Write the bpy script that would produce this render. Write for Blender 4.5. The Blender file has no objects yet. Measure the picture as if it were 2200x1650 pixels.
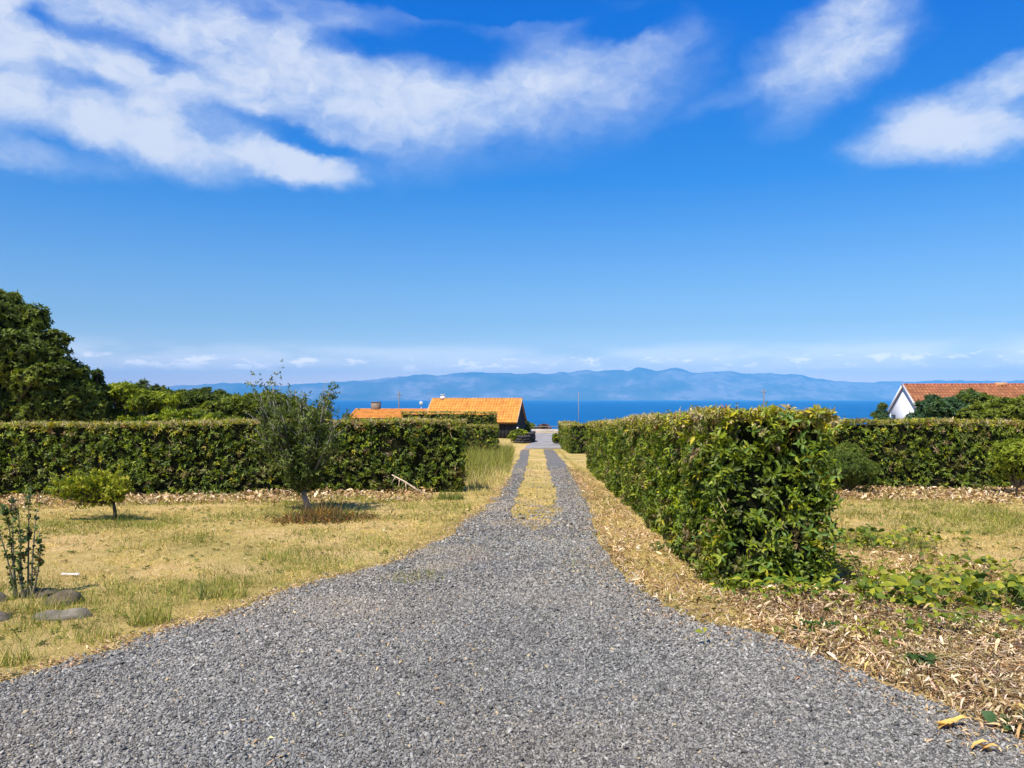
import bpy, math, random
import numpy as np
from mathutils import Vector, Matrix

R = math.radians
SC = bpy.context.scene
COL = SC.collection
rng = np.random.default_rng(11)
random.seed(5)

# ------------------------------------------------------------------ camera
PITCH = math.atan(33 / 1652)
cam_d = bpy.data.cameras.new('camera')
cam_d.sensor_width = 36
cam_d.lens = 1652 / 2200 * 36
cam_d.clip_start = 0.05
cam_d.clip_end = 120000
cam = bpy.data.objects.new('camera', cam_d)
cam.rotation_euler = (math.pi / 2 + PITCH, 0, 0)
COL.objects.link(cam)
SC.camera = cam

SUN_EL, SUN_AZ = 58.0, 215.0      # azimuth clockwise from +Y: behind the camera, to the left
sun_dir = Vector((math.sin(R(SUN_AZ)) * math.cos(R(SUN_EL)), math.cos(R(SUN_AZ)) * math.cos(R(SUN_EL)), math.sin(R(SUN_EL))))


def cyl(px, py):
    """pixel of the 2200 x 1650 frame -> azimuth, z / horizontal distance"""
    u, v = (px - 1100) / 1652, (825 - py) / 1652
    x, y, z = u, math.cos(PITCH) - v * math.sin(PITCH), math.sin(PITCH) + v * math.cos(PITCH)
    return math.atan2(x, y), z / math.hypot(x, y)


# ------------------------------------------------------------------ sky
def build_world():
    w = bpy.data.worlds.new('World')
    SC.world = w
    w.use_nodes = True
    nt = w.node_tree
    nt.nodes.clear()
    N = nt.nodes.new
    L = nt.links.new

    def math_n(op, a, b=None, c=None, clamp=False):
        n = N('ShaderNodeMath')
        n.operation = op
        n.use_clamp = clamp
        for i, v in enumerate((a, b, c)):
            if v is None:
                continue
            if isinstance(v, (int, float)):
                n.inputs[i].default_value = v
            else:
                L(v, n.inputs[i])
        return n.outputs[0]

    def smooth(v, lo, hi, a=0.0, b=1.0):
        n = N('ShaderNodeMapRange')
        n.interpolation_type = 'SMOOTHSTEP'
        L(v, n.inputs[0])
        n.inputs[1].default_value, n.inputs[2].default_value = lo, hi
        n.inputs[3].default_value, n.inputs[4].default_value = a, b
        return n.outputs[0]

    sky = N('ShaderNodeTexSky')
    sky.sky_type = 'NISHITA'
    sky.sun_disc = False
    sky.sun_elevation = R(SUN_EL)
    sky.sun_rotation = R(SUN_AZ)
    sky.altitude = 25
    sky.air_density = 1.0
    sky.dust_density = 0.3
    sky.ozone_density = 2.5

    tc = N('ShaderNodeTexCoord')
    sep = N('ShaderNodeSeparateXYZ')
    L(tc.outputs['Generated'], sep.inputs[0])
    X, Y, Z = sep.outputs
    az = math_n('ARCTAN2', X, Y)
    rad = math_n('SQRT', math_n('ADD', math_n('MULTIPLY', X, X), math_n('MULTIPLY', Y, Y)))
    h = math_n('DIVIDE', Z, math_n('MAXIMUM', rad, 0.05))
    h = math_n('MINIMUM', h, 3.0)

    # how the air's colour goes from the zenith to the horizon: same in all directions
    ramp = N('ShaderNodeValToRGB')
    L(math_n('MULTIPLY', h, 1.25, clamp=True), ramp.inputs[0])
    cr = ramp.color_ramp
    cr.elements[0].position = 0.0
    cr.elements[0].color = SKY_RAMP[0][1]
    cr.elements[1].position = 1.0
    cr.elements[1].color = SKY_RAMP[-1][1]
    for p, c in SKY_RAMP[1:-1]:
        e = cr.elements.new(p)
        e.color = c
    mul = N('ShaderNodeVectorMath')
    mul.operation = 'MULTIPLY'
    L(sky.outputs[0], mul.inputs[0])
    L(ramp.outputs[0], mul.inputs[1])

    # clouds: noise in (azimuth, height), pushed up where the photograph has clouds
    comb = N('ShaderNodeCombineXYZ')
    L(az, comb.inputs[0])
    L(h, comb.inputs[1])

    def noise(vec, scale, sx, sy, detail=6, rough=0.55, rot=0.0, dist=0.0, off=(0, 0, 0)):
        mp = N('ShaderNodeMapping')
        L(vec, mp.inputs[0])
        mp.inputs['Scale'].default_value = (sx, sy, 1)
        mp.inputs['Rotation'].default_value = (0, 0, rot)
        mp.inputs['Location'].default_value = off
        n = N('ShaderNodeTexNoise')
        n.inputs['Scale'].default_value = scale
        n.inputs['Detail'].default_value = detail
        n.inputs['Roughness'].default_value = rough
        n.inputs['Distortion'].default_value = dist
        L(mp.outputs[0], n.inputs['Vector'])
        return n

    warp = noise(comb.outputs[0], 11, 1, 1.3, 8, 0.62)
    ws = N('ShaderNodeVectorMath')
    ws.operation = 'MULTIPLY_ADD'
    L(warp.outputs['Color'], ws.inputs[0])
    ws.inputs[1].default_value = (0.10, 0.055, 0)
    ws.inputs[2].default_value = (-0.05, -0.0275, 0)
    add = N('ShaderNodeVectorMath')
    add.operation = 'ADD'
    L(comb.outputs[0], add.inputs[0])
    L(ws.outputs[0], add.inputs[1])
    wv = add.outputs[0]

    blobs = [  # px, py, rx, ry, tilt (deg, + is up to the right), weight
        (430, 130, 1150, 265, -2, 0.92), (1230, 165, 420, 190, 8, 0.52), (-10, 120, 130, 260, 0, 0.8), (330, 45, 330, 60, -3, 0.45), (420, 75, 130, 70, 0, 0.40),
        (300, 190, 560, 120, -6, 0.62), (230, 128, 300, 50, -8, 0.5), (120, 245, 330, 62, -6, 0.65), (330, 300, 290, 75, -10, 0.85), (620, 350, 200, 58, -9, 1.15),
        (700, 190, 260, 80, -3, 0.50), (900, 225, 460, 125, 0, 0.66), (450, 60, 520, 70, 0, 0.5), (1120, 190, 260, 90, 4, 0.50), (500, 120, 220, 70, 0, 0.35), (1400, 110, 200, 90, 25, 0.35),
        (60, 335, 260, 45, 0, 0.4),
        (1770, 125, 220, 120, 32, 0.66), (1850, 110, 105, 95, 25, 0.55), (1800, 110, 230, 135, 15, 0.55), (1860, 20, 140, 80, 0, 0.48), (1720, 240, 130, 60, 30, 0.3),
        (2030, 285, 230, 85, 2, 1.05), (1980, 250, 160, 70, 16, 0.5), (2185, 165, 120, 60, 10, 0.95),
        (2150, 300, 130, 70, 0, 0.6), (1600, 190, 190, 45, 20, 0.30),
    ]
    holes = [(200, 76, 180, 30, -2, 0.55), (165, 172, 150, 30, -2, 0.45), (370, 130, 90, 26, -10, 0.4), (430, 235, 140, 50, -12, 0.3), (960, 105, 230, 62, -2, 0.6),
             (760, 95, 110, 36, 0, 0.45), (1010, 22, 330, 34, -2, 0.7), (640, 298, 200, 26, -13, 0.5), (1330, 60, 160, 40, 10, 0.4), (70, 20, 60, 30, 0, 0.4), (560, 40, 60, 40, 0, 0.3)]

    def blob(px, py, rx, ry, tilt, wt):
        a0, h0 = cyl(px, py)
        mp = N('ShaderNodeMapping')
        mp.vector_type = 'TEXTURE'
        L(wv, mp.inputs[0])
        mp.inputs['Location'].default_value = (a0, h0, 0)
        mp.inputs['Rotation'].default_value = (0, 0, R(tilt))
        mp.inputs['Scale'].default_value = (rx / 1652, ry / 1652, 1)
        ln = N('ShaderNodeVectorMath')
        ln.operation = 'LENGTH'
        L(mp.outputs[0], ln.inputs[0])
        return smooth(ln.outputs['Value'], 1.15, 0.1, 0.0, wt)
    total = None
    for b_ in blobs:
        v = blob(*b_)
        total = v if total is None else math_n('MAXIMUM', total, math_n('ADD', v, math_n('MULTIPLY', total, 0.5)))
    for b_ in holes:
        total = math_n('SUBTRACT', total, blob(*b_))
    total = math_n('MAXIMUM', total, 0.0)
    # outside the picture the same broken cloud goes on
    aa = math_n('ABSOLUTE', az)
    side = math_n('MAXIMUM', smooth(aa, 0.66, 0.9), smooth(h, 0.56, 0.72))
    field = noise(wv, 1.6, 1.0, 1.8, 3, 0.5, off=(3, 1, 0))
    fld = math_n('MULTIPLY', smooth(field.outputs[0], 0.46, 0.68), smooth(h, 0.2, 0.4))
    total = math_n('MAXIMUM', total, math_n('MULTIPLY', math_n('MULTIPLY', side, fld), 0.8))

    n1 = noise(wv, 6.5, 1.0, 1.9, 8, 0.58, rot=0.0, off=(1.3, 0.4, 0))
    n2 = noise(wv, 22, 1.0, 1.3, 7, 0.62, rot=-0.5, dist=0.2)
    nn = math_n('ADD', math_n('MULTIPLY', math_n('SUBTRACT', n1.outputs[0], 0.5), 0.75),
                math_n('MULTIPLY', math_n('SUBTRACT', n2.outputs[0], 0.5), 0.8))
    dens = math_n('MULTIPLY', total, math_n('ADD', 1.0, math_n('MULTIPLY', nn, 1.25)))
    cov = smooth(dens, 0.08, 1.15)
    cov = math_n('MULTIPLY', math_n('POWER', cov, 0.85), 0.93)

    # band of small cumulus low over the far island
    nb = noise(comb.outputs[0], 32, 1.0, 2.8, 8, 0.62)
    nb2 = noise(comb.outputs[0], 6, 1.0, 5.0, 3, 0.5, off=(7, 2, 0))
    band = math_n('MULTIPLY', smooth(h, 0.028, 0.044), smooth(h, 0.062, 0.048))
    bd = math_n('MULTIPLY', smooth(math_n('ADD', nb.outputs[0], math_n('MULTIPLY', math_n('SUBTRACT', nb2.outputs[0], 0.5), 0.5)), 0.48, 0.66), band)
    veil = math_n('MULTIPLY', smooth(nb2.outputs[0], 0.35, 0.6), math_n('MULTIPLY', smooth(h, 0.01, 0.05), smooth(h, 0.078, 0.055)))
    low = math_n('MAXIMUM', math_n('MULTIPLY', bd, 0.8), math_n('MULTIPLY', veil, 0.30))

    mixc = N('ShaderNodeMix')
    mixc.data_type = 'RGBA'
    L(cov, mixc.inputs['Factor'])
    # thick cloud is whiter, thin cloud bluish
    cc = N('ShaderNodeMix')
    cc.data_type = 'RGBA'
    L(smooth(math_n('ADD', dens, math_n('MULTIPLY', nn, 0.9)), 0.25, 1.35), cc.inputs['Factor'])
    cc.inputs['A'].default_value = CLOUD_THIN
    cc.inputs['B'].default_value = CLOUD_THICK
    L(cc.outputs['Result'], mixc.inputs['B'])
    L(mul.outputs[0], mixc.inputs['A'])
    mixl = N('ShaderNodeMix')
    mixl.data_type = 'RGBA'
    L(low, mixl.inputs['Factor'])
    L(mixc.outputs['Result'], mixl.inputs['A'])
    mixl.inputs['B'].default_value = CLOUD_LOW
    bg = N('ShaderNodeBackground')
    bg.inputs[1].default_value = SKY_STRENGTH
    L(mixl.outputs['Result'], bg.inputs[0])
    out = N('ShaderNodeOutputWorld')
    L(bg.outputs[0], out.inputs[0])


SKY_STRENGTH = 0.12
SKY_RAMP = [(0.0, (2.1, 1.40, 1.0, 1)), (0.035, (1.5, 1.05, 0.80, 1)), (0.07, (0.80, 0.72, 0.68, 1)), (0.12, (0.50, 0.56, 0.62, 1)), (0.35, (0.09, 0.44, 0.82, 1)),
            (0.62, (0.0, 0.40, 1.02, 1)), (1.0, (0.0, 0.38, 0.95, 1))]
CLOUD_THIN = (2.6, 3.3, 4.6, 1)
CLOUD_THICK = (3.9, 4.15, 4.75, 1)
CLOUD_LOW = (12.5, 10.5, 8.0, 1)
build_world()

sd = bpy.data.lights.new('sun', 'SUN')
sd.energy = 4.4
sd.angle = R(0.5)
sd.color = (1.0, 0.93, 0.82)
sun = bpy.data.objects.new('sun', sd)
sun.rotation_euler = sun_dir.to_track_quat('Z', 'Y').to_euler()
COL.objects.link(sun)

SC.view_settings.view_transform = 'Standard'
SC.view_settings.look = 'None'
SC.view_settings.gamma = 1.0
SC.view_settings.use_curve_mapping = False
SC.view_settings.exposure = 0.8
SC.cycles.max_bounces = 5
SC.cycles.transparent_max_bounces = 8
SC.cycles.use_denoising = True
SC.cycles.sample_clamp_indirect = 4


# ------------------------------------------------------------------ helpers
def tag(o, label=None, cat=None, group=None, kind=None):
    if label: o['label'] = label
    if cat: o['category'] = cat
    if group: o['group'] = group
    if kind: o['kind'] = kind
    return o


def link(name, me, mat=None, parent=None, loc=None):
    o = bpy.data.objects.new(name, me)
    COL.objects.link(o)
    if mat is not None:
        if not isinstance(mat, (list, tuple)): mat = [mat]
        if len(me.materials) == 0:
            for m in mat: me.materials.append(m)
    if parent is not None: o.parent = parent
    if loc is not None: o.location = loc
    return o


def empty(name, loc, rz=0.0):
    o = bpy.data.objects.new(name, None)
    o.empty_display_size = 0.1
    o.location = loc
    o.rotation_euler = (0, 0, rz)
    COL.objects.link(o)
    return o


def np_mesh(name, V, F, C=None, smooth=False):
    """V n x 3, F m x 3 triangles (or list of such with quads as m x 4), C n x 3 own colour"""
    V = np.asarray(V, dtype=np.float32)
    F = np.asarray(F, dtype=np.int32)
    k = F.shape[1]
    me = bpy.data.meshes.new(name)
    me.vertices.add(len(V))
    me.vertices.foreach_set('co', V.ravel())
    me.loops.add(F.size)
    me.loops.foreach_set('vertex_index', F.ravel())
    me.polygons.add(len(F))
    me.polygons.foreach_set('loop_start', np.arange(0, F.size, k, dtype=np.int32))
    me.update(calc_edges=True)
    if C is not None:
        a = me.attributes.new('tint', 'FLOAT_COLOR', 'POINT')
        c4 = np.ones((len(V), 4), dtype=np.float32)
        c4[:, :3] = np.clip(C, 0, 1)
        a.data.foreach_set('color', c4.ravel())
    if smooth:
        me.polygons.foreach_set('use_smooth', np.ones(len(F), dtype=bool))
    me.update()
    return me


class Acc:
    def __init__(s):
        s.V, s.F, s.C, s.n = [], [], [], 0

    def add(s, V, F, C=(0.5, 0.5, 0.5)):
        V = np.asarray(V, dtype=np.float64)
        F = np.asarray(F)
        if F.shape[1] == 4:
            F = np.concatenate([F[:, [0, 1, 2]], F[:, [0, 2, 3]]])
        s.V.append(V)
        s.F.append(F + s.n)
        C = np.asarray(C, dtype=np.float64)
        s.C.append(np.broadcast_to(C, (len(V), 3)) if C.ndim == 1 else C)
        s.n += len(V)
        return s

    def box(s, x0, x1, y0, y1, z0, z1, C=(0.5, 0.5, 0.5)):
        V = [(x, y, z) for x in (x0, x1) for y in (y0, y1) for z in (z0, z1)]
        F = [(0, 1, 3, 2), (4, 6, 7, 5), (0, 4, 5, 1), (2, 3, 7, 6), (0, 2, 6, 4), (1, 5, 7, 3)]
        return s.add(V, np.array(F), C)

    def tube(s, pts, rad, sides=6, C=(0.5, 0.5, 0.5)):
        V, F = tube(pts, rad, sides)
        return s.add(V, F, C)

    def mesh(s, name, smooth=False):
        return np_mesh(name, np.concatenate(s.V), np.concatenate(s.F), np.concatenate(s.C), smooth)


def tube(pts, rad, sides=6):
    pts = np.asarray(pts, dtype=np.float64)
    n = len(pts)
    rad = np.broadcast_to(np.asarray(rad, dtype=np.float64), (n,))
    T = np.gradient(pts, axis=0)
    T /= np.linalg.norm(T, axis=1, keepdims=True) + 1e-9
    ref = np.array([0.31, 0.92, 0.11]) if abs(T[0][2]) > 0.6 else np.array([0.1, 0.15, 0.98])
    A = np.cross(T, ref)
    A /= np.linalg.norm(A, axis=1, keepdims=True) + 1e-9
    B = np.cross(T, A)
    ang = np.arange(sides) * 2 * math.pi / sides
    V = (pts[:, None, :] + rad[:, None, None] * (np.cos(ang)[None, :, None] * A[:, None, :] + np.sin(ang)[None, :, None] * B[:, None, :])).reshape(-1, 3)
    F = []
    for i in range(n - 1):
        for j in range(sides):
            k = (j + 1) % sides
            F.append((i * sides + j, i * sides + k, (i + 1) * sides + k, (i + 1) * sides + j))
    F = np.array(F)
    F = np.concatenate([F[:, [0, 1, 2]], F[:, [0, 2, 3]]])
    caps = [(0, j + 1, j) for j in range(1, sides - 1)] + [((n - 1) * sides, (n - 1) * sides + j, (n - 1) * sides + j + 1) for j in range(1, sides - 1)]
    F = np.concatenate([F, np.array(caps)])
    return V, F


_perm = np.random.default_rng(3).random((257, 257))


def vnoise(x, y, scale=1.0, seed=0):
    """2-d value noise 0..1"""
    x = np.asarray(x, dtype=np.float64) * scale + seed * 17.3
    y = np.asarray(y, dtype=np.float64) * scale + seed * 9.1
    xi, yi = np.floor(x).astype(int), np.floor(y).astype(int)
    fx, fy = x - xi, y - yi
    fx, fy = fx * fx * (3 - 2 * fx), fy * fy * (3 - 2 * fy)
    a = _perm[xi % 256, yi % 256]
    b = _perm[(xi + 1) % 256, yi % 256]
    c = _perm[xi % 256, (yi + 1) % 256]
    d = _perm[(xi + 1) % 256, (yi + 1) % 256]
    return (a * (1 - fx) + b * fx) * (1 - fy) + (c * (1 - fx) + d * fx) * fy


def fbm(x, y, scale=1.0, seed=0, octs=4):
    s, a, t = 0, 0.5, 0
    for i in range(octs):
        s = s + a * vnoise(x, y, scale * 2 ** i, seed + i * 3)
        t += a
        a *= 0.5
    return s / t


SLOPE = 0.034


def zg(x, y):
    x = np.asarray(x, dtype=np.float64)
    y = np.asarray(y, dtype=np.float64)
    z = np.where(y < 52, -1.6 - SLOPE * y, -1.6 - SLOPE * 52)
    z = z - np.where(y > 82, np.minimum((y - 82) * 0.17, 30.0), 0)
    und = 0.018 * np.sin(1.1 * x + 0.4) * np.cos(0.8 * y) + 0.012 * np.sin(0.43 * x - 0.9 * y)
    # far from the paths the ground is rougher
    return np.maximum(z + und, -26.5)


def pdir(px, py):
    u, v = (px - 1100) / 1652, (825 - py) / 1652
    return np.array([u, math.cos(PITCH) - v * math.sin(PITCH), math.sin(PITCH) + v * math.cos(PITCH)])


def at(px, py, d):
    r = pdir(px, py)
    return r * (d / r[1])


def G(px, py):
    """the ground point seen at a pixel"""
    r = pdir(px, py)
    lo, hi = 0.5, 82.0
    for _ in range(40):
        m = 0.5 * (lo + hi)
        p = r * (m / r[1])
        if p[2] > float(zg(p[0], p[1])): lo = m
        else: hi = m
    return r * (lo / r[1])


def on(x, y, dz=0.0):
    return (x, y, float(zg(x, y)) + dz)


# ------------------------------------------------------------------ materials
MATS = {}


class NB:
    def __init__(s, name):
        s.m = bpy.data.materials.new(name)
        s.m.use_nodes = True
        s.nt = s.m.node_tree
        s.nt.nodes.clear()
        s.out = s.nt.nodes.new('ShaderNodeOutputMaterial')

    def n(s, t, **kw):
        n = s.nt.nodes.new(t)
        for k, v in kw.items(): setattr(n, k, v)
        return n

    def l(s, a, b): s.nt.links.new(a, b)

    def coord(s, kind='Object', scale=(1, 1, 1)):
        tc = s.n('ShaderNodeTexCoord')
        mp = s.n('ShaderNodeMapping')
        s.l(tc.outputs[kind], mp.inputs[0])
        mp.inputs['Scale'].default_value = scale
        return mp.outputs[0]

    def noise(s, vec, scale, detail=5, rough=0.6, dist=0.0):
        n = s.n('ShaderNodeTexNoise')
        s.l(vec, n.inputs['Vector'])
        n.inputs['Scale'].default_value = scale
        n.inputs['Detail'].default_value = detail
        n.inputs['Roughness'].default_value = rough
        n.inputs['Distortion'].default_value = dist
        return n.outputs[0]

    def ramp(s, fac, stops):
        r = s.n('ShaderNodeValToRGB')
        s.l(fac, r.inputs[0])
        e = r.color_ramp.elements
        e[0].position, e[0].color = stops[0][0], (*stops[0][1], 1)
        e[1].position, e[1].color = stops[-1][0], (*stops[-1][1], 1)
        for p, c in stops[1:-1]:
            k = e.new(p)
            k.color = (*c, 1)
        return r.outputs[0]

    def mix(s, fac, a, b, blend='MIX'):
        m = s.n('ShaderNodeMix', data_type='RGBA', blend_type=blend)
        for key, v in (('Factor', fac), ('A', a), ('B', b)):
            if isinstance(v, (int, float)): m.inputs[key].default_value = v
            elif isinstance(v, tuple): m.inputs[key].default_value = (*v, 1)
            else: s.l(v, m.inputs[key])
        return m.outputs['Result']

    def principled(s, base, rough=0.8, spec=0.3, bump=None, bstr=0.3, bdist=0.01, metal=0.0):
        p = s.n('ShaderNodeBsdfPrincipled')
        if isinstance(base, tuple): p.inputs['Base Color'].default_value = (*base, 1)
        else: s.l(base, p.inputs['Base Color'])
        if isinstance(rough, (int, float)): p.inputs['Roughness'].default_value = rough
        else: s.l(rough, p.inputs['Roughness'])
        p.inputs['Specular IOR Level'].default_value = spec
        p.inputs['Metallic'].default_value = metal
        if bump is not None:
            b = s.n('ShaderNodeBump')
            b.inputs['Strength'].default_value = bstr
            b.inputs['Distance'].default_value = bdist
            s.l(bump, b.inputs['Height'])
            s.l(b.outputs[0], p.inputs['Normal'])
        return p

    def end(s, sh):
        s.l(sh if not hasattr(sh, 'outputs') else sh.outputs[0], s.out.inputs[0])
        return s.m


def leaf_mat(name, rough=0.42, spec=0.45, trans=0.28, gain=1.0, tcol=(1.25, 1.35, 0.45)):
    b = NB(name)
    a = b.n('ShaderNodeAttribute', attribute_name='tint')
    no = b.noise(b.coord('Object'), 9, 3, 0.6)
    v = b.ramp(no, [(0.25, (0.72 * gain,) * 3), (0.75, (1.28 * gain,) * 3)])
    base = b.mix(1.0, a.outputs['Color'], v, 'MULTIPLY')
    p = b.principled(base, rough, spec)
    t = b.n('ShaderNodeBsdfTranslucent')
    b.l(b.mix(1.0, base, tcol, 'MULTIPLY'), t.inputs[0])
    m = b.n('ShaderNodeMixShader')
    m.inputs[0].default_value = trans
    b.l(p.outputs[0], m.inputs[1])
    b.l(t.outputs[0], m.inputs[2])
    return b.end(m)


def tint_mat(name, rough=0.85, spec=0.2, nscale=12.0, lo=0.7, hi=1.3, bstr=0.0, bscale=40, bdist=0.01):
    b = NB(name)
    a = b.n('ShaderNodeAttribute', attribute_name='tint')
    co = b.coord('Object')
    v = b.ramp(b.noise(co, nscale, 5, 0.6), [(0.28, (lo,) * 3), (0.72, (hi,) * 3)])
    base = b.mix(1.0, a.outputs['Color'], v, 'MULTIPLY')
    bump = b.noise(co, bscale, 6, 0.65) if bstr > 0 else None
    return b.end(b.principled(base, rough, spec, bump, bstr, bdist))


M_leaf = leaf_mat('glossy_leaf', 0.5, 0.35)
M_leaf_soft = leaf_mat('matt_leaf', 0.6, 0.25, 0.3)
M_dry = leaf_mat('dry_leaf', 0.75, 0.15, 0.18, tcol=(1.2, 1.0, 0.7))
M_grass = leaf_mat('grass_blade', 0.65, 0.2, 0.3, tcol=(1.15, 1.1, 0.6))
M_bark = tint_mat('bark', 0.9, 0.15, 18, 0.55, 1.35, 0.6, 60, 0.01)
M_core = tint_mat('shade_core', 0.95, 0.05, 14, 0.4, 1.4, 1.0, 18, 0.05)  # filler cores of hedges and crowns, coloured dark as interior shade


def mat_ground():
    b = NB('dry_turf')
    co = b.coord('Object')
    big = b.noise(co, 0.55, 5, 0.6)
    mid = b.noise(co, 5, 6, 0.65)
    fine = b.noise(co, 70, 6, 0.75)
    c1 = b.ramp(big, [(0.32, (0.30, 0.24, 0.07)), (0.5, (0.50, 0.365, 0.13)), (0.66, (0.68, 0.46, 0.22))])
    c2 = b.mix(b.ramp(mid, [(0.35, (0, 0, 0)), (0.7, (0.6,) * 3)]), c1, (0.40, 0.31, 0.09))
    c3 = b.mix(1.0, c2, b.ramp(fine, [(0.3, (0.5,) * 3), (0.7, (1.35,) * 3)]), 'MULTIPLY')
    return b.end(b.principled(c3, 0.95, 0.1, fine, 0.8, 0.03))


def mat_gravel_base():
    b = NB('gravel_bed')
    co = b.coord('Object')
    vo = b.n('ShaderNodeTexVoronoi')
    vo.inputs['Scale'].default_value = 42
    b.l(co, vo.inputs['Vector'])
    vo2 = b.n('ShaderNodeTexVoronoi')
    vo2.inputs['Scale'].default_value = 90
    b.l(co, vo2.inputs['Vector'])
    c = b.ramp(vo.outputs['Color'], [(0.15, (0.11, 0.105, 0.10)), (0.8, (0.25, 0.24, 0.225))])
    big = b.noise(co, 0.9, 5, 0.6)
    dust = b.mix(b.ramp(big, [(0.45, (0, 0, 0)), (0.75, (0.45,) * 3)]), c, (0.28, 0.225, 0.15))
    c2 = b.mix(1.0, dust, b.ramp(b.noise(co, 120, 4, 0.7), [(0.3, (0.6,) * 3), (0.7, (1.3,) * 3)]), 'MULTIPLY')
    m = b.n('ShaderNodeMath', operation='ADD')
    b.l(vo.outputs['Distance'], m.inputs[0])
    b.l(vo2.outputs['Distance'], m.inputs[1])
    inv = b.n('ShaderNodeMath', operation='SUBTRACT')
    inv.inputs[0].default_value = 1.0
    b.l(m.outputs[0], inv.inputs[1])
    return b.end(b.principled(c2, 0.9, 0.15, inv.outputs[0], 1.0, 0.015))


def mat_stone_inst():
    b = NB('gravel_stone')
    a = b.n('ShaderNodeAttribute', attribute_name='shade', attribute_type='INSTANCER')
    no = b.noise(b.coord('Object'), 60, 4, 0.6)
    c = b.mix(1.0, a.outputs['Color'], b.ramp(no, [(0.3, (0.8,) * 3), (0.7, (1.2,) * 3)]), 'MULTIPLY')
    return b.end(b.principled(c, 0.75, 0.3, no, 0.4, 0.004))


def mat_sea():
    b = NB('sea_water')
    co = b.coord('Object', (1 / 60, 1 / 28, 1))
    n1 = b.noise(co, 1.0, 8, 0.62)
    n2 = b.noise(b.coord('Object', (1 / 900, 1 / 130, 1)), 1.0, 5, 0.6)
    c = b.ramp(n2, [(0.35, (0.0, 0.082, 0.232)), (0.6, (0.0, 0.094, 0.26)), (0.72, (0.01, 0.14, 0.33))])
    c = b.mix(1.0, c, b.ramp(n1, [(0.3, (0.85,) * 3), (0.7, (1.12,) * 3)]), 'MULTIPLY')
    return b.end(b.principled(c, 0.5, 0.05, n1, 0.5, 1.2))


def mat_island():
    b = NB('island_slopes')
    co = b.coord('Object', (1 / 1500, 1 / 1500, 1 / 700))
    n = b.noise(co, 1.0, 8, 0.62)
    c = b.ramp(n, [(0.36, (0.05, 0.06, 0.03)), (0.52, (0.14, 0.12, 0.08)), (0.60, (0.30, 0.24, 0.21)), (0.64, (0.16, 0.13, 0.09)), (0.72, (0.38, 0.33, 0.30))])
    return b.end(b.principled(c, 1.0, 0.0))


def mat_plain(name, col, rough=0.7, spec=0.3, nscale=6, amt=0.15, bstr=0.15, bscale=40):
    b = NB(name)
    co = b.coord('Object')
    no = b.noise(co, nscale, 6, 0.65)
    c = b.mix(1.0, col, b.ramp(no, [(0.3, (1 - amt,) * 3), (0.7, (1 + amt,) * 3)]), 'MULTIPLY')
    return b.end(b.principled(c, rough, spec, b.noise(co, bscale, 5, 0.6), bstr, 0.01))


M_ground = mat_ground()
M_gravel = mat_gravel_base()
M_stone = mat_stone_inst()
M_white = mat_plain('white_render', (0.66, 0.655, 0.65), 0.8, 0.2, 3, 0.05)
M_tile = tint_mat('clay_tile', 0.85, 0.15, 2.2, 0.72, 1.2, 0.4, 60, 0.01)
M_lava = mat_plain('dark_boards', (0.028, 0.026, 0.026), 0.9, 0.2, 5, 0.5)
M_asphalt = mat_plain('worn_asphalt', (0.25, 0.235, 0.225), 0.9, 0.2, 0.8, 0.3, 0.4, 90)
M_glass = NB('window_glass')
M_glass = M_glass.end(M_glass.principled((0.02, 0.025, 0.03), 0.08, 0.6))
M_pole = mat_plain('weathered_pole', (0.16, 0.15, 0.15), 0.85, 0.2)
M_metal = mat_plain('pale_metal', (0.5, 0.51, 0.53), 0.5, 0.4)
M_oldpole = mat_plain('bare_concrete_pole', (0.20, 0.19, 0.20), 0.8, 0.2)
M_rock = tint_mat('basalt_rock', 0.9, 0.2, 7, 0.55, 1.45, 0.9, 30, 0.02)

# ------------------------------------------------------------------ terrain, sea, island, road
def axis(lim_lo, lim_hi, fine, c=0.0, grow=1.12, mx=25.0):
    up, s = [c], fine
    while up[-1] < lim_hi:
        up.append(up[-1] + s)
        if up[-1] - c > 14: s = min(s * grow, mx)
    dn, s = [c], fine
    while dn[-1] > lim_lo:
        dn.append(dn[-1] - s)
        if c - dn[-1] > 14: s = min(s * grow, mx)
    return np.array(sorted(set(dn + up)))


def grid_mesh(name, xs, ys, zf, C=None):
    XX, YY = np.meshgrid(xs, ys)
    V = np.stack([XX.ravel(), YY.ravel(), zf(XX, YY).ravel()], 1)
    nx, ny = len(xs), len(ys)
    i = np.arange(nx - 1)[None, :] + nx * np.arange(ny - 1)[:, None]
    F = np.stack([i, i + 1, i + nx + 1, i + nx], -1).reshape(-1, 4)
    return np_mesh(name, V, F, C, True)


ys_fine = np.concatenate([np.arange(-60, 0, 4.0), np.arange(0, 24, 0.3), np.arange(24, 90, 1.0), np.arange(90, 240, 6.0)])
ground = tag(link('ground', grid_mesh('ground', axis(-260, 260, 0.3), ys_fine, zg), M_ground), kind='structure')


def sea_mesh():
    xs = np.array([-23900, -9000, -2500, -600, 0, 600, 2500, 9000, 23900.0])
    ys = np.array([205, 400, 900, 2000, 5000, 12000, 24100.0])
    return grid_mesh('sea', xs, ys, lambda X, Y: X * 0 - 25.0)


sea = tag(link('sea', sea_mesh(), mat_sea()), kind='structure')

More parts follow.
